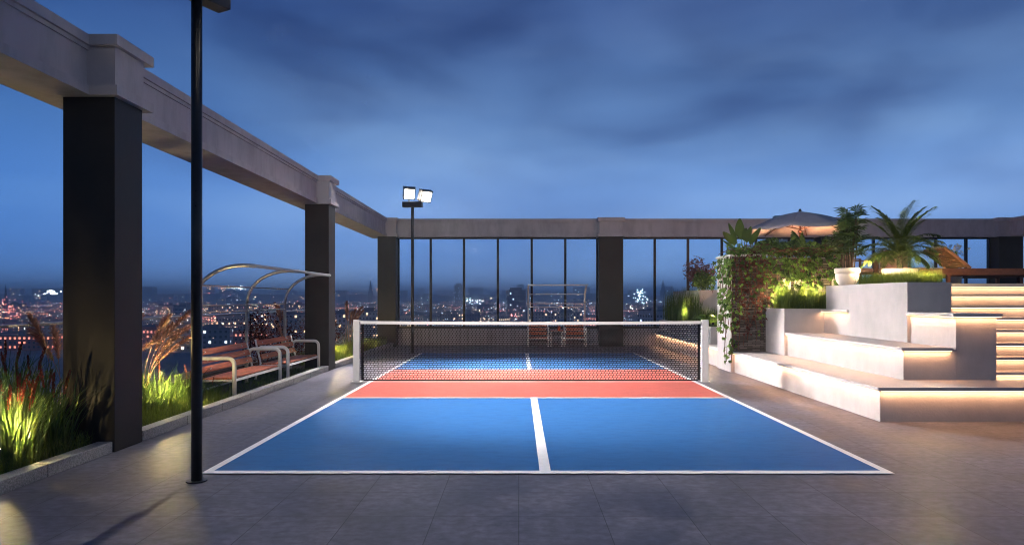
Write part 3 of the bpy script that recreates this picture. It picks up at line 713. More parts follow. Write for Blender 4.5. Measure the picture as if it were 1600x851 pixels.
put(pampas(1.42, 50, 6, 'tawny plume grass behind the floodlight pole', R(-5), .8, rad=.2, lean=.85), -5.1, 9.2)
put(pampas(1.46, 40, 3, 'dark plume grass leaning left of the nearest pillar', R(150), .6, lean=.4), -5.35, 7.95)
put(pampas(1.40, 40, 3, 'plume grass at the far left frame edge', R(200), .6, lean=.35), -5.6, 7.1)
put(pampas(1.45, 40, 4, 'dark plume grass left of the second pillar behind the bench', R(180), 1.5, lean=.3), -5.15, 14.9)
put(pampas(1.50, 50, 6, 'plume grass right of the second pillar', R(20), 1.4, lean=.45), -4.95, 16.9)
put(pampas(1.50, 50, 6, 'plume grass left of the corner pillar behind the net post', R(20), 1.6, lean=.45), -4.85, 19.3)
shrub((-5.45, 14.3, SZ), .55, .6, 1.1, 1500, .05, M['redshrub'], 'dark red shrub behind the farther bench', 'red shrubs in the planting bed')
shrub((-5.3, 15.6, SZ), .5, .6, 1.0, 1200, .05, M['redshrub'], 'dark red shrub behind the second pillar', 'red shrubs in the planting bed')
shrub((-4.95, 16.2, SZ), .45, .6, 1.05, 1300, .05, M['redshrub'], 'red brown shrub just right of the second pillar', 'red shrubs in the planting bed')
shrub((-5.1, 18.2, SZ), .5, .7, .95, 1200, .05, M['redshrub'], 'red brown shrub midway to the corner pillar', 'red shrubs in the planting bed')
for i, (x, y, e, lb) in enumerate([(-4.56, 5.98, 1.5, 'glaring uplight in the grass at the left frame edge'), (-4.66, 8.95, 1.25, 'uplight glowing in the grass left of the floodlight pole'),
        (-4.55, 17.0, 1.6, 'uplight in the grass just past the second pillar'), (-4.60, 20.0, .7, 'uplight in the grass behind the left net post')]):
    spike_light((x, y, SZ+.06), e, lb)

# planter grasses
tag(strip_grass(5.24, 5.92, 13.28, 13.95, 1.30, 2600, .50, .009, .25).build('planter_grass', M['grassA']), 'upright yellow green grass in the planter below the ivy wall', 'grass', kind='stuff')
tag(strip_grass(5.92, 6.5, 13.28, 13.95, 1.30, 1500, .46, .009, .25).build('planter_grass', M['grassA']), 'upright grass at the right end of the planter below the ivy wall', 'grass', kind='stuff')
tag(strip_grass(5.96, 6.52, 10.36, 12.05, 1.745, 6500, .26, .006, .5).build('planter_grass', M['grassA']), 'low bright grass on top of the big planter block', 'grass', kind='stuff')
tag(strip_grass(4.68, 5.0, 18.5, 22.1, .82, 1000, 1.05, .016, .22).build('planter_reeds', M['reed']), 'dark upright reeds in the low planter beyond the net', 'reeds', kind='stuff')
tag(strip_grass(4.68, 5.5, 17.0, 19.0, .82, 900, .55, .012, .3).build('planter_reeds', M['reed']), 'short dark reeds behind the ferns', 'reeds', kind='stuff')
spike_light((5.45, 13.99, 1.33), .9, 'left uplight in the grass below the ivy wall', tilt=(0,0))
spike_light((6.15, 13.99, 1.33), .9, 'right uplight in the grass below the ivy wall', tilt=(0,0))
spike_light((5.75, 13.60, 1.33), .9, 'added middle uplight brightening the grass below the ivy wall')  # extra lamp, put in to lift the dark front of the grass
spike_light((6.36, 10.50, 1.78), .8, 'uplight in the grass on the big planter block')
spike_light((4.74, 19.2, .88), .6, 'uplight among the reeds beyond the right net post')
spike_light((4.70, 16.42, .86), .5, 'uplight under the bright ferns')

# ferns
def fern(loc, h, nf, mat, label, name='fern', cat='fern', frond_len=.45, ll=.10):
    o = thing(name, loc, label, cat, 'bright ferns in the low planter' if name == 'fern' else None)
    m = MB()
    for i in range(nf):
        az = rng.uniform(0, 6.28); L_ = frond_len*rng.uniform(.7, 1.1); d = Vector((math.cos(az), math.sin(az), 0)); s = Vector((-d.y, d.x, 0)); up = rng.uniform(.5, 1.0)
        for j in range(12):
            t = .2 + .8*j/11; p = d*L_*t*.8 + Vector((0, 0, h*up*(1.9*t - 1.1*t*t)))
            for sg in (-1, 1): leaf_poly(m, p, Vector((0,0,1))+d*.4+s*rng.uniform(-.2,.2), s*sg+d*.5, ll*(1.1-t*.6)*rng.uniform(.8,1.1), 'oval')
    m.build('fronds', mat, o)
    return o
fern((4.86, 16.55, .84), .42, 26, M['fern'], 'bright green fern closest to the right net post')
fern((4.82, 17.25, .84), .38, 24, M['fern'], 'bright green fern second from the right net post')
fern((5.25, 16.6, .84), .40, 22, M['fern'], 'bright green fern against the stone pier')
shrub((5.28, 19.5, 1.74), .34, .45, .50, 1500, .06, M['ivy'], 'dark green bush at the foot of the pink shrub')
shrub((5.32, 20.0, 1.90), .5, .5, .72, 1700, .075, M['pinkshrub'], 'dusty pink feathery shrub above the raised planter')

# ivy
def ivy(name, label, strands, mat, size, dens, origin, stems=True):
    o = thing(name, origin, label, 'ivy'); m = MB(); st = MB(); O = Vector(origin)
    for path, nrm in strands:
        P = [Vector(p)-O for p in path]
        if stems: st.tube(P, .006, 4, cap=False)
        for a, b in zip(P, P[1:]):
            for _ in range(max(1, int((b-a).length*dens))):
                p = a.lerp(b, rng.random()) + Vector((rng.gauss(0,.03), rng.gauss(0,.015), rng.gauss(0,.03))) + Vector(nrm)*rng.uniform(.01,.07)
                leaf_poly(m, p, Vector(nrm)+Vector((rng.gauss(0,.45), rng.gauss(0,.45), rng.gauss(0,.35)+.25)), Vector((rng.gauss(0,.5), rng.gauss(0,.3), -1)), size*rng.uniform(.55,1.2))
    m.build('leaves', mat, o)
    if stems: st.build('stem', M['stem'], o)
def wig(x, y, z0, z1, n=8, a=.05, ax='x'):
    p = []; cx = x; cy = y
    for i in range(n+1):
        p.append((cx, cy, z0+(z1-z0)*i/n))
        if ax == 'x': cx += rng.gauss(0, a)
        else: cy += rng.gauss(0, a)
    return p
strs = []
for _ in range(30):
    x = rng.uniform(5.2, 6.72); strs.append((wig(x, 14.17, 2.46, rng.uniform(1.35, 2.05)), (0,-1,0)))
ivy('ivy_curtain', 'ivy curtain with bright leaves on the wall above the lit grass', strs, M['ivy'], .10, 19, (5.9, 14.2, 1.5))
strs = []
for _ in range(24):
    x = rng.uniform(4.5, 5.15); z1 = rng.choice([rng.uniform(.5, 1.2), rng.uniform(1.2, 2.0)]); strs.append((wig(x, 14.17, 2.46, z1), (0,-1,0)))
ivy('dark_creeper', 'dark reddish creeper on the stone front of the pier', strs, M['ivyred'], .06, 11, (4.9, 14.2, .45))
strs = []
for _ in range(12):
    x = rng.uniform(4.5, 5.15); strs.append((wig(x, 14.13, 2.46, rng.uniform(.6, 2.1)), (0,-1,0)))
ivy('pier_ivy', 'green ivy scattered over the stone front of the pier', strs, M['ivy'], .085, 8, (4.9, 14.15, .5))
strs = []
for _ in range(8):
    y = rng.uniform(14.12, 15.0); strs.append((wig(4.43, y, 2.46, rng.choice([.25, .45, .9, 1.4, 1.8])*rng.uniform(.8, 1.2), ax='y'), (-1,-.3,0)))
for _ in range(6): strs.append((wig(4.42, 14.18, 2.4, rng.uniform(.12, .9), a=.04, ax='x'), (-.7,-.7,0)))
strs.append(([(4.42, 14.25, 1.5), (4.30, 14.2, 1.25), (4.22, 14.15, 1.0), (4.16, 14.1, .93)], (-.6,-.6,0)))
for _ in range(5):
    y0 = rng.uniform(14.1, 14.7); dx = rng.uniform(.08, .30); zt = rng.uniform(1.2, 2.3)
    strs.append(([(4.42, y0, zt+.15), (4.42-dx*.7, y0-.03, zt+.06), (4.42-dx, y0-.05, zt-.25), (4.42-dx*rng.uniform(.8, 1.1), y0-.05, zt-.6)], (-.6,-.6,0)))
ivy('trailing_ivy', 'long trailing ivy hanging down the white side of the pier', strs, M['ivy'], .11, 10, (4.45, 14.3, 0))
# tangled mass on the top of wall
m = MB(); st_ = MB()
for _ in range(1500):
    x = rng.uniform(4.45, 6.8); y = rng.uniform(14.15, 14.6); zz = 2.47+abs(rng.gauss(0, .09))
    leaf_poly(m, Vector((x-5.6, y-14.3, zz-2.47)), Vector((rng.gauss(0,.6), -.6+rng.gauss(0,.5), .7)), Vector((rng.gauss(0,1), rng.gauss(0,1), rng.gauss(0,.6))), .07*rng.uniform(.6,1.3))
for _ in range(90):
    a = Vector((rng.uniform(-1.1, 1.1), rng.uniform(-.2, .1), rng.uniform(0, .1))); b = a + Vector((rng.uniform(-.4,.4), rng.uniform(-.1,.1), rng.uniform(-.12,.14)))
    st_.tube([a, (a+b)/2+Vector((0,-.03,.05)), b], .006, 4)
o = thing('creeper_mat', (5.6, 14.3, 2.471), 'tangled creeper mat with red stems along the wall top', 'creeper')
m.build('leaves', M['ivy'], o); st_.build('stem', M['stem'], o)
# bushy plants on the wall top (split leaves)
def splitleaf(loc, sc, n, label, mat, sz=.34):
    o = thing('leafy_plant', loc, label, 'plant', 'leafy plants on the wall top'); m = MB(); s = MB()
    for i in range(n):
        az = rng.uniform(0, 6.28); el = rng.uniform(.35, 1.3); d = Vector((math.cos(az)*math.cos(el), math.sin(az)*math.cos(el)*.6, math.sin(el)))
        e = d*sc*rng.uniform(.45, 1.0); s.tube([(0,0,-.05), e*.55+Vector((0,0,.05)), e], .006, 5)
        nrm = Vector((rng.gauss(0,.3), -.8, .5)); ax = (Vector((d.x, 0, .35*rng.uniform(-1, 1)))).normalized()
        for j in range(9):
            for sg in (-1, 1):
                t = j/8; p = e + ax*sz*t
                leaf_poly(m, p, nrm, ax*.8+Vector((0,0,1))*sg*.9, sz*.42*math.sin(math.pi*(.2+.7*t)), 'oval')
    m.build('leaves', mat, o); s.build('stem', M['stem'], o)
splitleaf((5.70, 14.55, 2.46), .42, 9, 'feathery leaved plant on the wall top left of the parasol pole', M['ivy'])
splitleaf((6.1, 14.6, 2.46), .34, 7, 'leafy plant on the wall top in front of the parasol', M['ivy'])
shrub((6.62, 14.5, 2.46), .22, .2, .42, 260, .07, M['ivy'], 'sparse small leaved sprig right of the parasol pole')
shrub((5.4, 14.6, 2.46), .34, .2, .32, 700, .07, M['ivy'], 'dense low bush on the wall top beside the broad leaved plant')
# broad leaves on pier
o = thing('broad_leaf_plant', (4.83, 14.6, 2.47), 'broad paddle leaved plant on top of the pier', 'plant')
for (dx, dz, az, Lf, wf, droop, ty) in ((-.02, .02, 0, .46, .24, 0, 0), (-.28, .0, .5, .36, .22, .2, .35), (.24, 0, -.5, .42, .17, .1, -.6), (-.16, .05, .25, .40, .13, 0, 0.1), (-.36, -.1, .95, .34, .11, .3, .8), (.10, -.02, -.2, .36, .14, .05, -.3), (.05,.0,.1,.3,.15,.1,.2)):
    m = MB(); base = Vector((dx*.35, 0, 0)); dirv = Vector((dx*1.6, rng.uniform(-.2,.2), 1)).normalized(); stl = .34 + dz - abs(dx)*.35
    p0 = base + dirv*stl; side = Vector((math.cos(rng.uniform(-.5,.5)), rng.uniform(-.5,.5), 0)).normalized(); nrm = dirv.cross(side)
    n = 9; vs = []; fs = []
    for i in range(n+1):
        t = i/n; c_ = p0 + dirv*Lf*t + Vector((dx*.6, 0, -droop*.4))*t*t*.5; w_ = wf*.5*math.sin(math.pi*min(1, .04+.93*t**.8))**.75
        vs += [c_ - side*w_ + nrm*w_*.35, c_, c_ + side*w_ + nrm*w_*.35]
    for i in range(n):
        a = 3*i; fs += [(a, a+1, a+4, a+3), (a+1, a+2, a+5, a+4)]
    m.add(vs, fs); lf = m.build('leaf', M['bigleaf'], o, smooth=True)
    MB().tube([base, base+(p0-base)*.5, p0+dirv*.05], .012, 6, r2=.006).build('leaf_stalk', M['bigleaf'], lf)

# rhapis palm in the urn
ur = thing('white_urn', (6.11, 12.62, 1.79), 'rounded white urn with a thick rim on the plinth', 'urn')
MB().lathe([(0,0),(.13,0),(.15,.02),(.19,.08),(.205,.15),(.205,.20),(.195,.215),(.218,.225),(.222,.30),(.215,.315),(.195,.315),(.185,.27),(0,.27)], 0, 0, 36).build('urn_body', M['pot'], ur, smooth=True)
rh = thing('slim_cane_palm', (6.11, 12.62, 2.05), 'dark slim cane palm growing from the white urn', 'palm')
for i in range(13):
    a = i*2.4; r0 = rng.uniform(.03, .13); h = rng.uniform(.35, 1.0); b = Vector((r0*math.cos(a), r0*math.sin(a), 0)); tp = b*1.6 + Vector((0,0,h))
    cn = MB().tube([b, (b+tp)/2+Vector((rng.uniform(-.02,.02),0,0)), tp], .011, 6).build('cane', M['bark'], rh)
    m = MB()
    for lv in range(7):
        zc = tp*(.45+.55*lv/6) if lv < 6 else tp; az = rng.uniform(0, 6.28); el = rng.uniform(-.05, .9) if lv < 5 else rng.uniform(.7, 1.3)
        d = Vector((math.cos(az)*math.cos(el), math.sin(az)*math.cos(el), math.sin(el))); e = Vector(zc) + d*rng.uniform(.10, .2)
        m.tube([zc, e], .004, 4, cap=False)
        sd = d.cross(Vector((0,0,1))).normalized(); up_ = sd.cross(d)
        for fng in range(8):
            fa = (fng-3.5)/3.5*1.25; dd = d*math.cos(fa) + sd*math.sin(fa); ln = .23*rng.uniform(.8, 1.1); wv = dd.cross(up_).normalized()*.017
            md = e + dd*ln*.5 + Vector((0,0,.01)); tip = e + dd*ln + Vector((0,0,-.05))
            m.add([e, md-wv, tip, md+wv], [(0,1,2,3)])
    m.build('fan_leaves', M['rhapis'], cn)

# feather palm
pot = thing('round_palm_pot', (7.02, 12.5, 1.796), 'wide round pale pot holding the feather palm', 'pot')
MB().lathe([(0,0),(.20,0),(.25,.06),(.29,.18),(.30,.285),(.285,.295),(.26,.29),(.25,.24),(0,.24)], 0, 0, 36).build('pot_body', M['pot'], pot, smooth=True)
fp = thing('feather_palm', (7.02, 12.5, 2.03), 'bushy feather palm with arching fronds above the big planter', 'palm')
MB().tube([(0,0,0), (.01,0,.16), (0,0,.36)], .06, 10, r2=.04).build('trunk', M['bark'], fp)
for i in range(44):
    az = i*2.399+rng.uniform(-.2, .2); f = i/43; el = R(88) - f*R(66)+rng.uniform(-.08,.08); L_ = rng.uniform(.90, 1.10)*(1-.28*f); base = Vector((0,0,.34-.08*f))
    hd = Vector((math.cos(az), math.sin(az), 0)); m = MB(); pts = []; p = Vector(base); e_ = el; n = 12
    for j in range(n+1):
        pts.append(p.copy()); p = p + (hd*math.cos(e_) + Vector((0,0,math.sin(e_))))*L_/n; e_ -= R(7.5 if f > .3 else 4.5)
    m.tube(pts, .006, 5, r2=.002, cap=False)
    for j in range(1, n*4):
        t = j/(n*4); q = t*n; i0 = int(q); pc = pts[i0].lerp(pts[i0+1], q-i0); dr = (pts[i0+1]-pts[i0]).normalized(); sd = dr.cross(Vector((0,0,1)));
        sd = sd.normalized() if sd.length > .01 else Vector((-hd.y, hd.x, 0))
        ln = .25*math.sin(math.pi*(.12+.80*t))**.7*rng.uniform(.85, 1.1)
        if t < .1: continue
        for sg in (-1, 1):
            dd = (sd*sg*.8 + dr*.65 + Vector((0,0,rng.uniform(-.1,.15)))).normalized(); wv = dd.cross(Vector((0,0,1))).normalized()*.009
            md = pc + dd*ln*.5; tp = pc + dd*ln + Vector((0,0,-.045))
            m.add([pc-wv*.6, md-wv, tp, md+wv, pc+wv*.6], [(0,1,2,3,4)])
    m.build('frond', M['palm'], fp)
spike_light((6.62, 11.35, 1.80), 1.6, 'warm uplight at the foot of the feather palm', (1, .72, .35))
spike_light((6.40, 12.30, 1.83), .6, 'warm uplight beside the white urn', (1, .72, .42))

# parasol
ux, uy = 7.05, 17.0
um = thing('parasol', (ux, uy, DK), 'wide grey parasol with its underside lit warm, behind the ivy wall', 'parasol')
MB().tube([(0,0,0), (0,0,1.98)], .026, 12).build('pole', M['teak'], um, smooth=True)
MB().lathe([(0,0),(.30,0),(.30,.06),(.05,.08),(.05,.2),(0,.2)], 0, 0, 24).build('base', M['beam'], um)
nr = 8; m = MB(); rad = 1.42; apex = Vector((0,0,1.93)); rim = 1.46
ring = []
for i in range(nr):
    a = 2*math.pi*(i+.35)/nr; ring.append(Vector((rad*math.cos(a), rad*math.sin(a), rim)))
vs = []; fs = []
st_n = 6
for i in range(nr):
    A = ring[i]; B = ring[(i+1) % nr]; b0 = len(vs)
    for j in range(st_n+1):
        t = j/st_n
        for k_ in range(5):
            s_ = k_/4; e = A.lerp(B, s_); p = apex.lerp(e, t); bow = math.sin(math.pi*t)*.07; scl = 4*s_*(1-s_)*t
            p = p + Vector((0,0,bow - .05*scl)) - Vector((e.x, e.y, 0))*.035*scl
            vs.append(p)
    for j in range(st_n):
        for k_ in range(4):
            a0 = b0+j*5+k_; fs.append((a0, a0+5, a0+6, a0+1))
m.add(vs, fs)
cv = m.build('canopy', M['fabric'], um, smooth=True); sm = cv.modifiers.new('thickness', 'SOLIDIFY'); sm.thickness = .004
MB().lathe([(0,2.0),(.03,1.985),(.03,1.95),(.06,1.94),(.02,1.93)], 0, 0, 12).build('finial', M['black'], um)
for i in range(nr):
    r_ = MB(); r_.tube([(0,0,1.87), ring[i]*.5+Vector((0,0,.93+.02)), ring[i]-Vector((0,0,.02))], .010, 6); rb = r_.build('rib', M['teak'], um)
    s_ = MB(); s_.tube([(0,0,1.48), ring[i]*.5+Vector((0,0,.93))], .008, 6); s_.build('strut', M['teak'], rb)
MB().lathe([(0,1.40),(.05,1.40),(.06,1.43),(.05,1.46),(0,1.46)], 0, 0, 12).build('hub', M['teak'], um)
lm = MB().lathe([(.03,1.20),(.09,1.20),(.09,1.235),(.03,1.235)], 0, 0, 18).build('added_pole_lamp', emat('added_lamp_glow', (1, .62, .35), 1.5), um)  # lamp ring added on the pole to go with the warm canopy underside
point('parasol_fill_light', (0, -.15, 1.05), 120, WARM, .08, um)  # fill light added to warm the canopy from below

# loungers and deck furniture
def lounger(loc, label, back, rz=0):
    o = thing('sun_lounger', loc, label, 'sun lounger', 'wooden loungers on the upper deck', rz)
    f = MB(); f.box(0, 2.0, 0, .045, .17, .29); f.box(0, 2.0, .655, .70, .17, .29); f.box(0, .045, .046, .654, .17, .29); f.box(1.955, 2.0, .046, .654, .17, .29)
    f.build('frame', M['teak'], o, bevel=.004)
    s = MB(); x = .62
    while x < 1.93: s.box(x, x+.06, .047, .653, .262, .288); x += .078
    s.build('seat', M['teak'], o)
    b = MB(); T = Matrix.Translation((.52, .35, .30)) @ Matrix.Rotation(back, 4, 'Y')
    for i in range(9): b.obox(T @ Matrix.Translation((-.05-.062*i, 0, 0)), .045, .60, .02)
    b.obox(T @ Matrix.Translation((-.29, -.31, -.0)), .60, .035, .05); b.obox(T @ Matrix.Translation((-.29, .31, -.0)), .60, .035, .05)
    b.build('backrest', wood('warm_teak', (.33, .15, .08)), o)
    for x in (.10, 1.86):
        for y in (.02, .63): MB().box(x, x+.06, y, y+.05, 0, .169).build('leg', M['teak'], o)
    MB().obox(T @ Matrix.Translation((-.30, 0, .035)), .58, .56, .045).build('cushion', pmat('cream_cushion', (.6, .5, .4), .9), o, bevel=.015)
    return o
lounger((7.62, 12.2, DK), 'near wooden lounger with its slatted back raised, at the top of the stairs', R(38))
lounger((8.1, 13.5, DK), 'farther wooden lounger lying flat behind the near one', R(2))
def chair(loc, rz, label):
    o = thing('cushioned_chair', loc, label, 'chair', 'salmon cushioned chairs on the deck', rz)
    MB().box(-.3, .3, -.28, .28, .26, .30).build('seat_frame', M['teak'], o)
    MB().box(-.27, .27, -.26, .25, .301, .40).build('seat_cushion', M['cushion'], o, bevel=.04)
    MB().obox(Matrix.Translation((0, .27, .58)) @ Matrix.Rotation(R(-15), 4, 'X'), .54, .10, .46).build('back_cushion', M['cushion'], o, bevel=.04)
    for x in (-.3, .3):
        for y in (-.26, .30): MB().box(x-.02, x+.02, y-.02, y+.02, 0, .56 if y < 0 else .72).build('leg', M['teak'], o)
        MB().box(x-.03, x+.03, -.27, .31, .561, .585).build('armrest', M['teak'], o)
    return o
chair((7.25, 14.6, DK), R(35), 'salmon cushioned chair between the two palms')
chair((7.95, 14.4, DK), R(-30), 'salmon cushioned chair right behind the feather palm')
# flowers behind lounger
fl = thing('flower_pot', (8.42, 13.1, DK), 'pot of small white flowers behind the raised lounger back', 'potted flowers')
MB().lathe([(0,0),(.10,0),(.14,.25),(.13,.25),(0,.22)], 0, 0, 20).build('pot', M['pot'], fl, smooth=True)
bush_mesh(.18, .18, .38, 200, .07).build('leaves', M['fern'], fl).location = (0,0,.22)
m = MB()
for _ in range(34):
    c_ = Vector((rng.gauss(0,.09), rng.gauss(0,.09), rng.uniform(.50, .80)))
    for k_ in range(6):
        a = k_*1.047; leaf_poly(m, c_, Vector((rng.gauss(0,.4), -.8, .5)), Vector((math.cos(a), 0, math.sin(a))), .032, 'oval')
m.build('flowers', M['petal'], fl)['kind'] = 'stuff'

# =================================================================== CITY
haze_col = (.55, .68, 1.0)
def citymat(name, col): return pmat(name, col, .9)
WALLS = [citymat('city_slate', (.16, .19, .25)), citymat('city_grey', (.26, .28, .32)), citymat('city_brick', (.34, .12, .09)), citymat('city_dark', (.10, .12, .17)), citymat('city_beige', (.38, .32, .28))]
WNAMES = ['slate', 'grey', 'red brick', 'dark', 'beige']
LIT = [emat('lit_window_white', (.75, .88, 1.0), 2.2), emat('lit_window_warm', (1.0, .62, .36), 1.8), emat('lit_window_rose', (1.0, .30, .22), 1.3)]
DARKW = pmat('unlit_window', (.02, .03, .05), .15)
def building_proto(w, d, h, wall, lit, frac, wx=2.8, fh=3.3, tower=0):
    o = bpy.data.objects.new('city_building', None); COL.objects.link(o)
    b = MB(); b.box(-w/2, w/2, -d/2, d/2, 0, h)
    if tower: b.box(-w*.3, w*.3, -d*.3, d*.3, h, h+tower)
    b.build('wall', WALLS[wall], o)
    r = MB(); r.box(-w/2-.3, w/2+.3, -d/2-.3, -d/2+.2, h+.01, h+1.0); r.box(-w/2-.3, w/2+.3, d/2-.2, d/2+.3, h+.01, h+1.0)
    r.box(w*.1, w*.3, -d*.1, d*.2, h+.01, h+3.2); r.box(-w*.35, -w*.2, 0, d*.2, h+.01, h+2.0); r.build('roof', WALLS[3], o)
    z = 2.0; X = w/2+.14; Y = d/2+.14
    while z < h-2:                       # one ribbon of windows per storey round three sides
        rowlit = rng.random() < .22; wl = MB(); fr_ = frac*2.4 if rowlit else frac*.6
        pts = [(-X, Y)]; kinds = []
        def run(x0, y0, x1, y1):
            L_ = math.hypot(x1-x0, y1-y0); n = max(1, int(L_/wx))
            for i in range(n):
                for f_, kd in ((.45, 1), (1.0, 2)):
                    t_ = (i+f_)/n; pts.append((x0+(x1-x0)*t_, y0+(y1-y0)*t_)); kinds.append((0 if rng.random() < fr_ else 1) if kd == 1 else 2)
        run(-X, Y, -X, -Y); run(-X, -Y, X, -Y); run(X, -Y, X, Y)
        n = len(pts); wl.v = [(a, b_, z) for a, b_ in pts] + [(a, b_, z+1.5) for a, b_ in pts]
        wl.f = [(i, i+1, n+i+1, n+i) for i in range(n-1)]; wl.m = kinds
        wl.build('window_band', [LIT[lit], DARKW, WALLS[wall]], o)
        z += fh
    return o
protos = []
specs = [(34,16,14,0,0,.14,0),(60,18,13,2,2,.8,0),(26,18,26,1,0,.25,3),(44,20,18,3,1,.15,0),(22,20,42,0,0,.16,4),(70,30,11,2,2,.75,0),(30,16,20,4,1,.25,0),(90,26,12,3,0,.2,0),(24,22,55,3,0,.2,5),(48,16,24,1,1,.14,0)]
for s_ in specs: protos.append((building_proto(*s_[:6], tower=s_[6]), s_))
used = set(); NB = 0; occ = []
def region(u):
    if u < 105: return 'left of the nearest pillar'
    if u < 300: return 'between the nearest pillar and the floodlight pole'
    if u < 475: return 'behind the park benches'
    if u < 590: return 'between the second and the corner pillar'
    if u < 730: return 'in the glazing next to the corner pillar'
    if u < 830: return 'in the glazing left of the seat shelter'
    if u < 936: return 'in the glazing behind the seat shelter'
    return 'in the glazing right of the middle pillar'
def place(pi, u, D, s=(1,1,1), rz=None, label=None):
    global NB
    p, sp = protos[pi]
    if pi in used: o = copy_tree(p)
    else: o = p; used.add(pi)
    o.location = (PX(u, D), D, GZ); o.scale = s; o.rotation_euler = (0,0, rz if rz is not None else rng.choice([0,.12,-.15,.3,-.35,.5,-.6])+rng.uniform(-.05,.05))
    size = 'low' if sp[2]*s[2] < 15 else ('mid-rise' if sp[2]*s[2] < 32 else 'tall'); dist = 'nearer' if D < 750 else ('distant' if D < 1500 else 'hazy far')
    tag(o, label or f'{dist} {size} {WNAMES[sp[3]]} building {region(u)}', 'building', f'{dist} {size} {WNAMES[sp[3]]} city buildings {region(u)}')
    NB += 1
    return o
place(4, 806, 820, (1.0, 1, 1.03), 0.1, 'dark blue high-rise slab left of the seat shelter frame')
place(8, 1217, 560, (.55, .5, 1.70), 0, 'lone blue tower top rising above the back beam left of the parasol tip')
place(8, 1262, 520, (.85, .8, 1.45), 0, 'glassy tower seen behind the parasol pole')
place(9, 868, 640, (1.05, 1, .85), 0.05, 'office block with three rows of lit windows behind the seat shelter')
place(7, 690, 900, (1, 1, 1.2), 0.1, 'long dark block with white windows right of the corner pillar')
tries = 0
while NB < 285 and tries < 9000:
    tries += 1
    D = 420*math.exp(rng.random()**.85*2.0); u = rng.uniform(-60, 1175)
    if D < 600 and u > 600 and rng.random() < .6: continue
    x = PX(u, D); pi = rng.choices(range(10), [5,5,2.2,4,.5,5,4,4,.25,2.2])[0]
    if specs[pi][2] > 30 and D < 1300: continue
    w = specs[pi][0]*.62 + 6
    if any((x-a)**2 + (D-b)**2 < (w+c_)**2*.5 for a, b, c_ in occ): continue
    occ.append((x, D, w)); sc = rng.uniform(.75, 1.15)
    place(pi, u, D, (sc, sc, rng.uniform(.7, 1.1)*min(1.25, .8+D/3500)))
# far skyline mass: the uncountable rest
m = MB(); lw_ = MB()
for _ in range(1900):
    D = rng.uniform(2200, 7000); u = rng.uniform(-150, 1760); x = max(-4900, min(6900, PX(u, D))); w = rng.uniform(25, 110); h = rng.uniform(14, 46) + (rng.random() < .10)*rng.uniform(15, 50) + D*.0035
    m.box(x-w/2, x+w/2, D, D+30, GZ, GZ+h)
    for _k in range(rng.choice([1,2,3,4,6])):
        wx = x+rng.uniform(-.45,.4)*w; wz = GZ+rng.uniform(.4,.95)*h; s = D/1500*rng.uniform(.5,1.3)
        lw_.mi = rng.choices([0,1,2],[5,3,1.2])[0]; lw_.box(wx, wx+s*rng.choice([1,1,1,3]), D-1.5, D-.5, wz, wz+s*.8)
tag(m.build('far_skyline', citymat('skyline', (.22, .26, .32))), 'hazy mass of far city buildings along the horizon', 'skyline', kind='stuff')
tag(lw_.build('far_window_lights', [emat('far_white', (.75,.88,1), 9), emat('far_warm', (1,.6,.34), 12), emat('far_red', (1,.22,.16), 10)]), 'sprinkle of lit windows and signs on the far skyline', 'lights', kind='stuff')
# street lamps by their thousands, strung along streets
m = MB()
def lampdot(x, y, z, s, mi):
    m.mi = mi; m.add([(x-s,y,z),(x,y-s,z),(x+s,y,z),(x,y+s,z),(x,y,z+s),(x,y,z-s)], [(0,1,4),(1,2,4),(2,3,4),(3,0,4),(1,0,5),(2,1,5),(3,2,5),(0,3,5)])
for _ in range(80):
    D0 = 430*math.exp(rng.random()*2.1); u0 = rng.uniform(-100, 1200); x0 = PX(u0, D0); a = rng.choice([0, .1, -.15, 1.3, 1.75, .3, -.3]); ln = rng.uniform(150, 700); mi = rng.choices([0,1,2],[3,5,3])[0]
    n = int(ln/32)
    for i in range(n):
        x = x0+math.cos(a)*(i-n/2)*32; y = D0+math.sin(a)*(i-n/2)*32
        if y < 380: continue
        lampdot(x, y, GZ+9+rng.uniform(-.5,.5), y/3000*rng.uniform(.5,1.1), mi)
for _ in range(6500):
    D = 420*math.exp(rng.random()*2.4); u = rng.uniform(-80, 1190); lampdot(PX(u, D), D, GZ+rng.uniform(4, 26), D/3600*rng.uniform(.3,1.2)*(2.6 if rng.random() < .03 else 1), rng.choices([0,1,2],[3,5,4])[0])
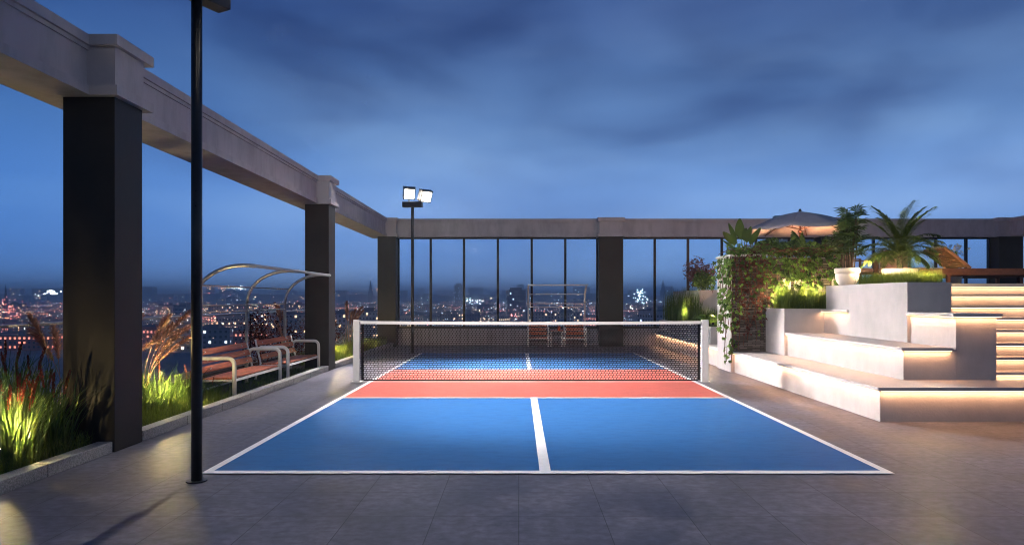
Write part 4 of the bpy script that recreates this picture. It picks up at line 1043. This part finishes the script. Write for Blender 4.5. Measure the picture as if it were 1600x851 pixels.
for (u0, v0, D, n, su, sv, mi, s) in ((84, 456, 1500, 26, 9, 4, 0, 1.5), (60, 460, 1500, 10, 16, 2, 0, 1.0), (374, 449, 1700, 22, 9, 3, 0, 1.2), (350, 450, 1700, 12, 20, 2, 1, 1.0), (362, 500, 700, 20, 8, 5, 1, .55), (345, 497, 700, 20, 14, 6, 2, .5),
        (10, 480, 800, 26, 3, 12, 2, .6), (25, 490, 800, 16, 14, 8, 2, .5), (638, 497, 760, 18, 12, 5, 2, .5), (740, 470, 1300, 22, 14, 3, 0, .9), (795, 493, 800, 14, 18, 2, 2, .5), (912, 489, 640, 5, 5, 2, 0, .7), (999, 460, 1500, 26, 8, 6, 0, 1.2),
        (1010, 470, 1500, 14, 14, 4, 0, 1.0), (700, 505, 700, 30, 60, 2, 2, .45), (28, 530, 520, 14, 12, 14, 1, .4), (590, 452, 1900, 10, 10, 2, 1, 1.2)):
    for _ in range(n): lampdot(PX(rng.gauss(u0, su*.6), D), D+rng.uniform(-8,8), PZ(rng.gauss(v0, sv*.6), D), s*rng.uniform(.5,1.2), mi)
tag(m.build('city_lamps', [emat('lamp_white', (.8,.9,1), 11), emat('lamp_amber', (1,.52,.27), 11), emat('lamp_red', (1,.24,.18), 9)]), 'countless street lamps and glowing signs across the city', 'lights', kind='stuff')
# spires and masts
def spire(u, vtop, D, label, w=5):
    o = thing('spire', (PX(u, D), D, GZ), label, 'tower', 'thin towers on the skyline'); H = PZ(vtop, D)-GZ
    MB().box(-w, w, -w, w, 0, H*.62).build('tower_shaft', WALLS[3], o)
    MB().add([(-w*.8,-w*.8,H*.62),(w*.8,-w*.8,H*.62),(w*.8,w*.8,H*.62),(-w*.8,w*.8,H*.62),(0,0,H)], [(0,1,4),(1,2,4),(2,3,4),(3,0,4)]).build('spire_roof', WALLS[3], o)
spire(579, 437, 2000, 'slender church spire on the skyline left of the corner pillar', 6)
spire(1036, 436, 2300, 'stepped tower on the skyline right of the middle pillar', 9)
spire(9, 443, 900, 'thin mast tower at the far left of the skyline', 1.6)
spire(495, 432, 2300, 'dim tower beside the second pillar on the skyline', 12)
spire(1050, 445, 2600, 'far tower right of the stepped tower', 14)

# =================================================================== HAZE
hz_m = bpy.data.materials.new('evening_haze'); hz_m.use_nodes = True; t = hz_m.node_tree; t.nodes.clear()
pv = N(t, 'ShaderNodeVolumePrincipled'); pv.inputs['Color'].default_value = (.80, .92, 1.0, 1); pv.inputs['Density'].default_value = .00055; pv.inputs['Anisotropy'].default_value = 0
o_ = N(t, 'ShaderNodeOutputMaterial'); L(t, pv.outputs[0], o_.inputs['Volume'])
tag(MB().box(-5100, 7100, -1100, 7800, GZ-1, 82).build('haze', hz_m), 'thin blue evening haze over the city', 'haze', kind='stuff')
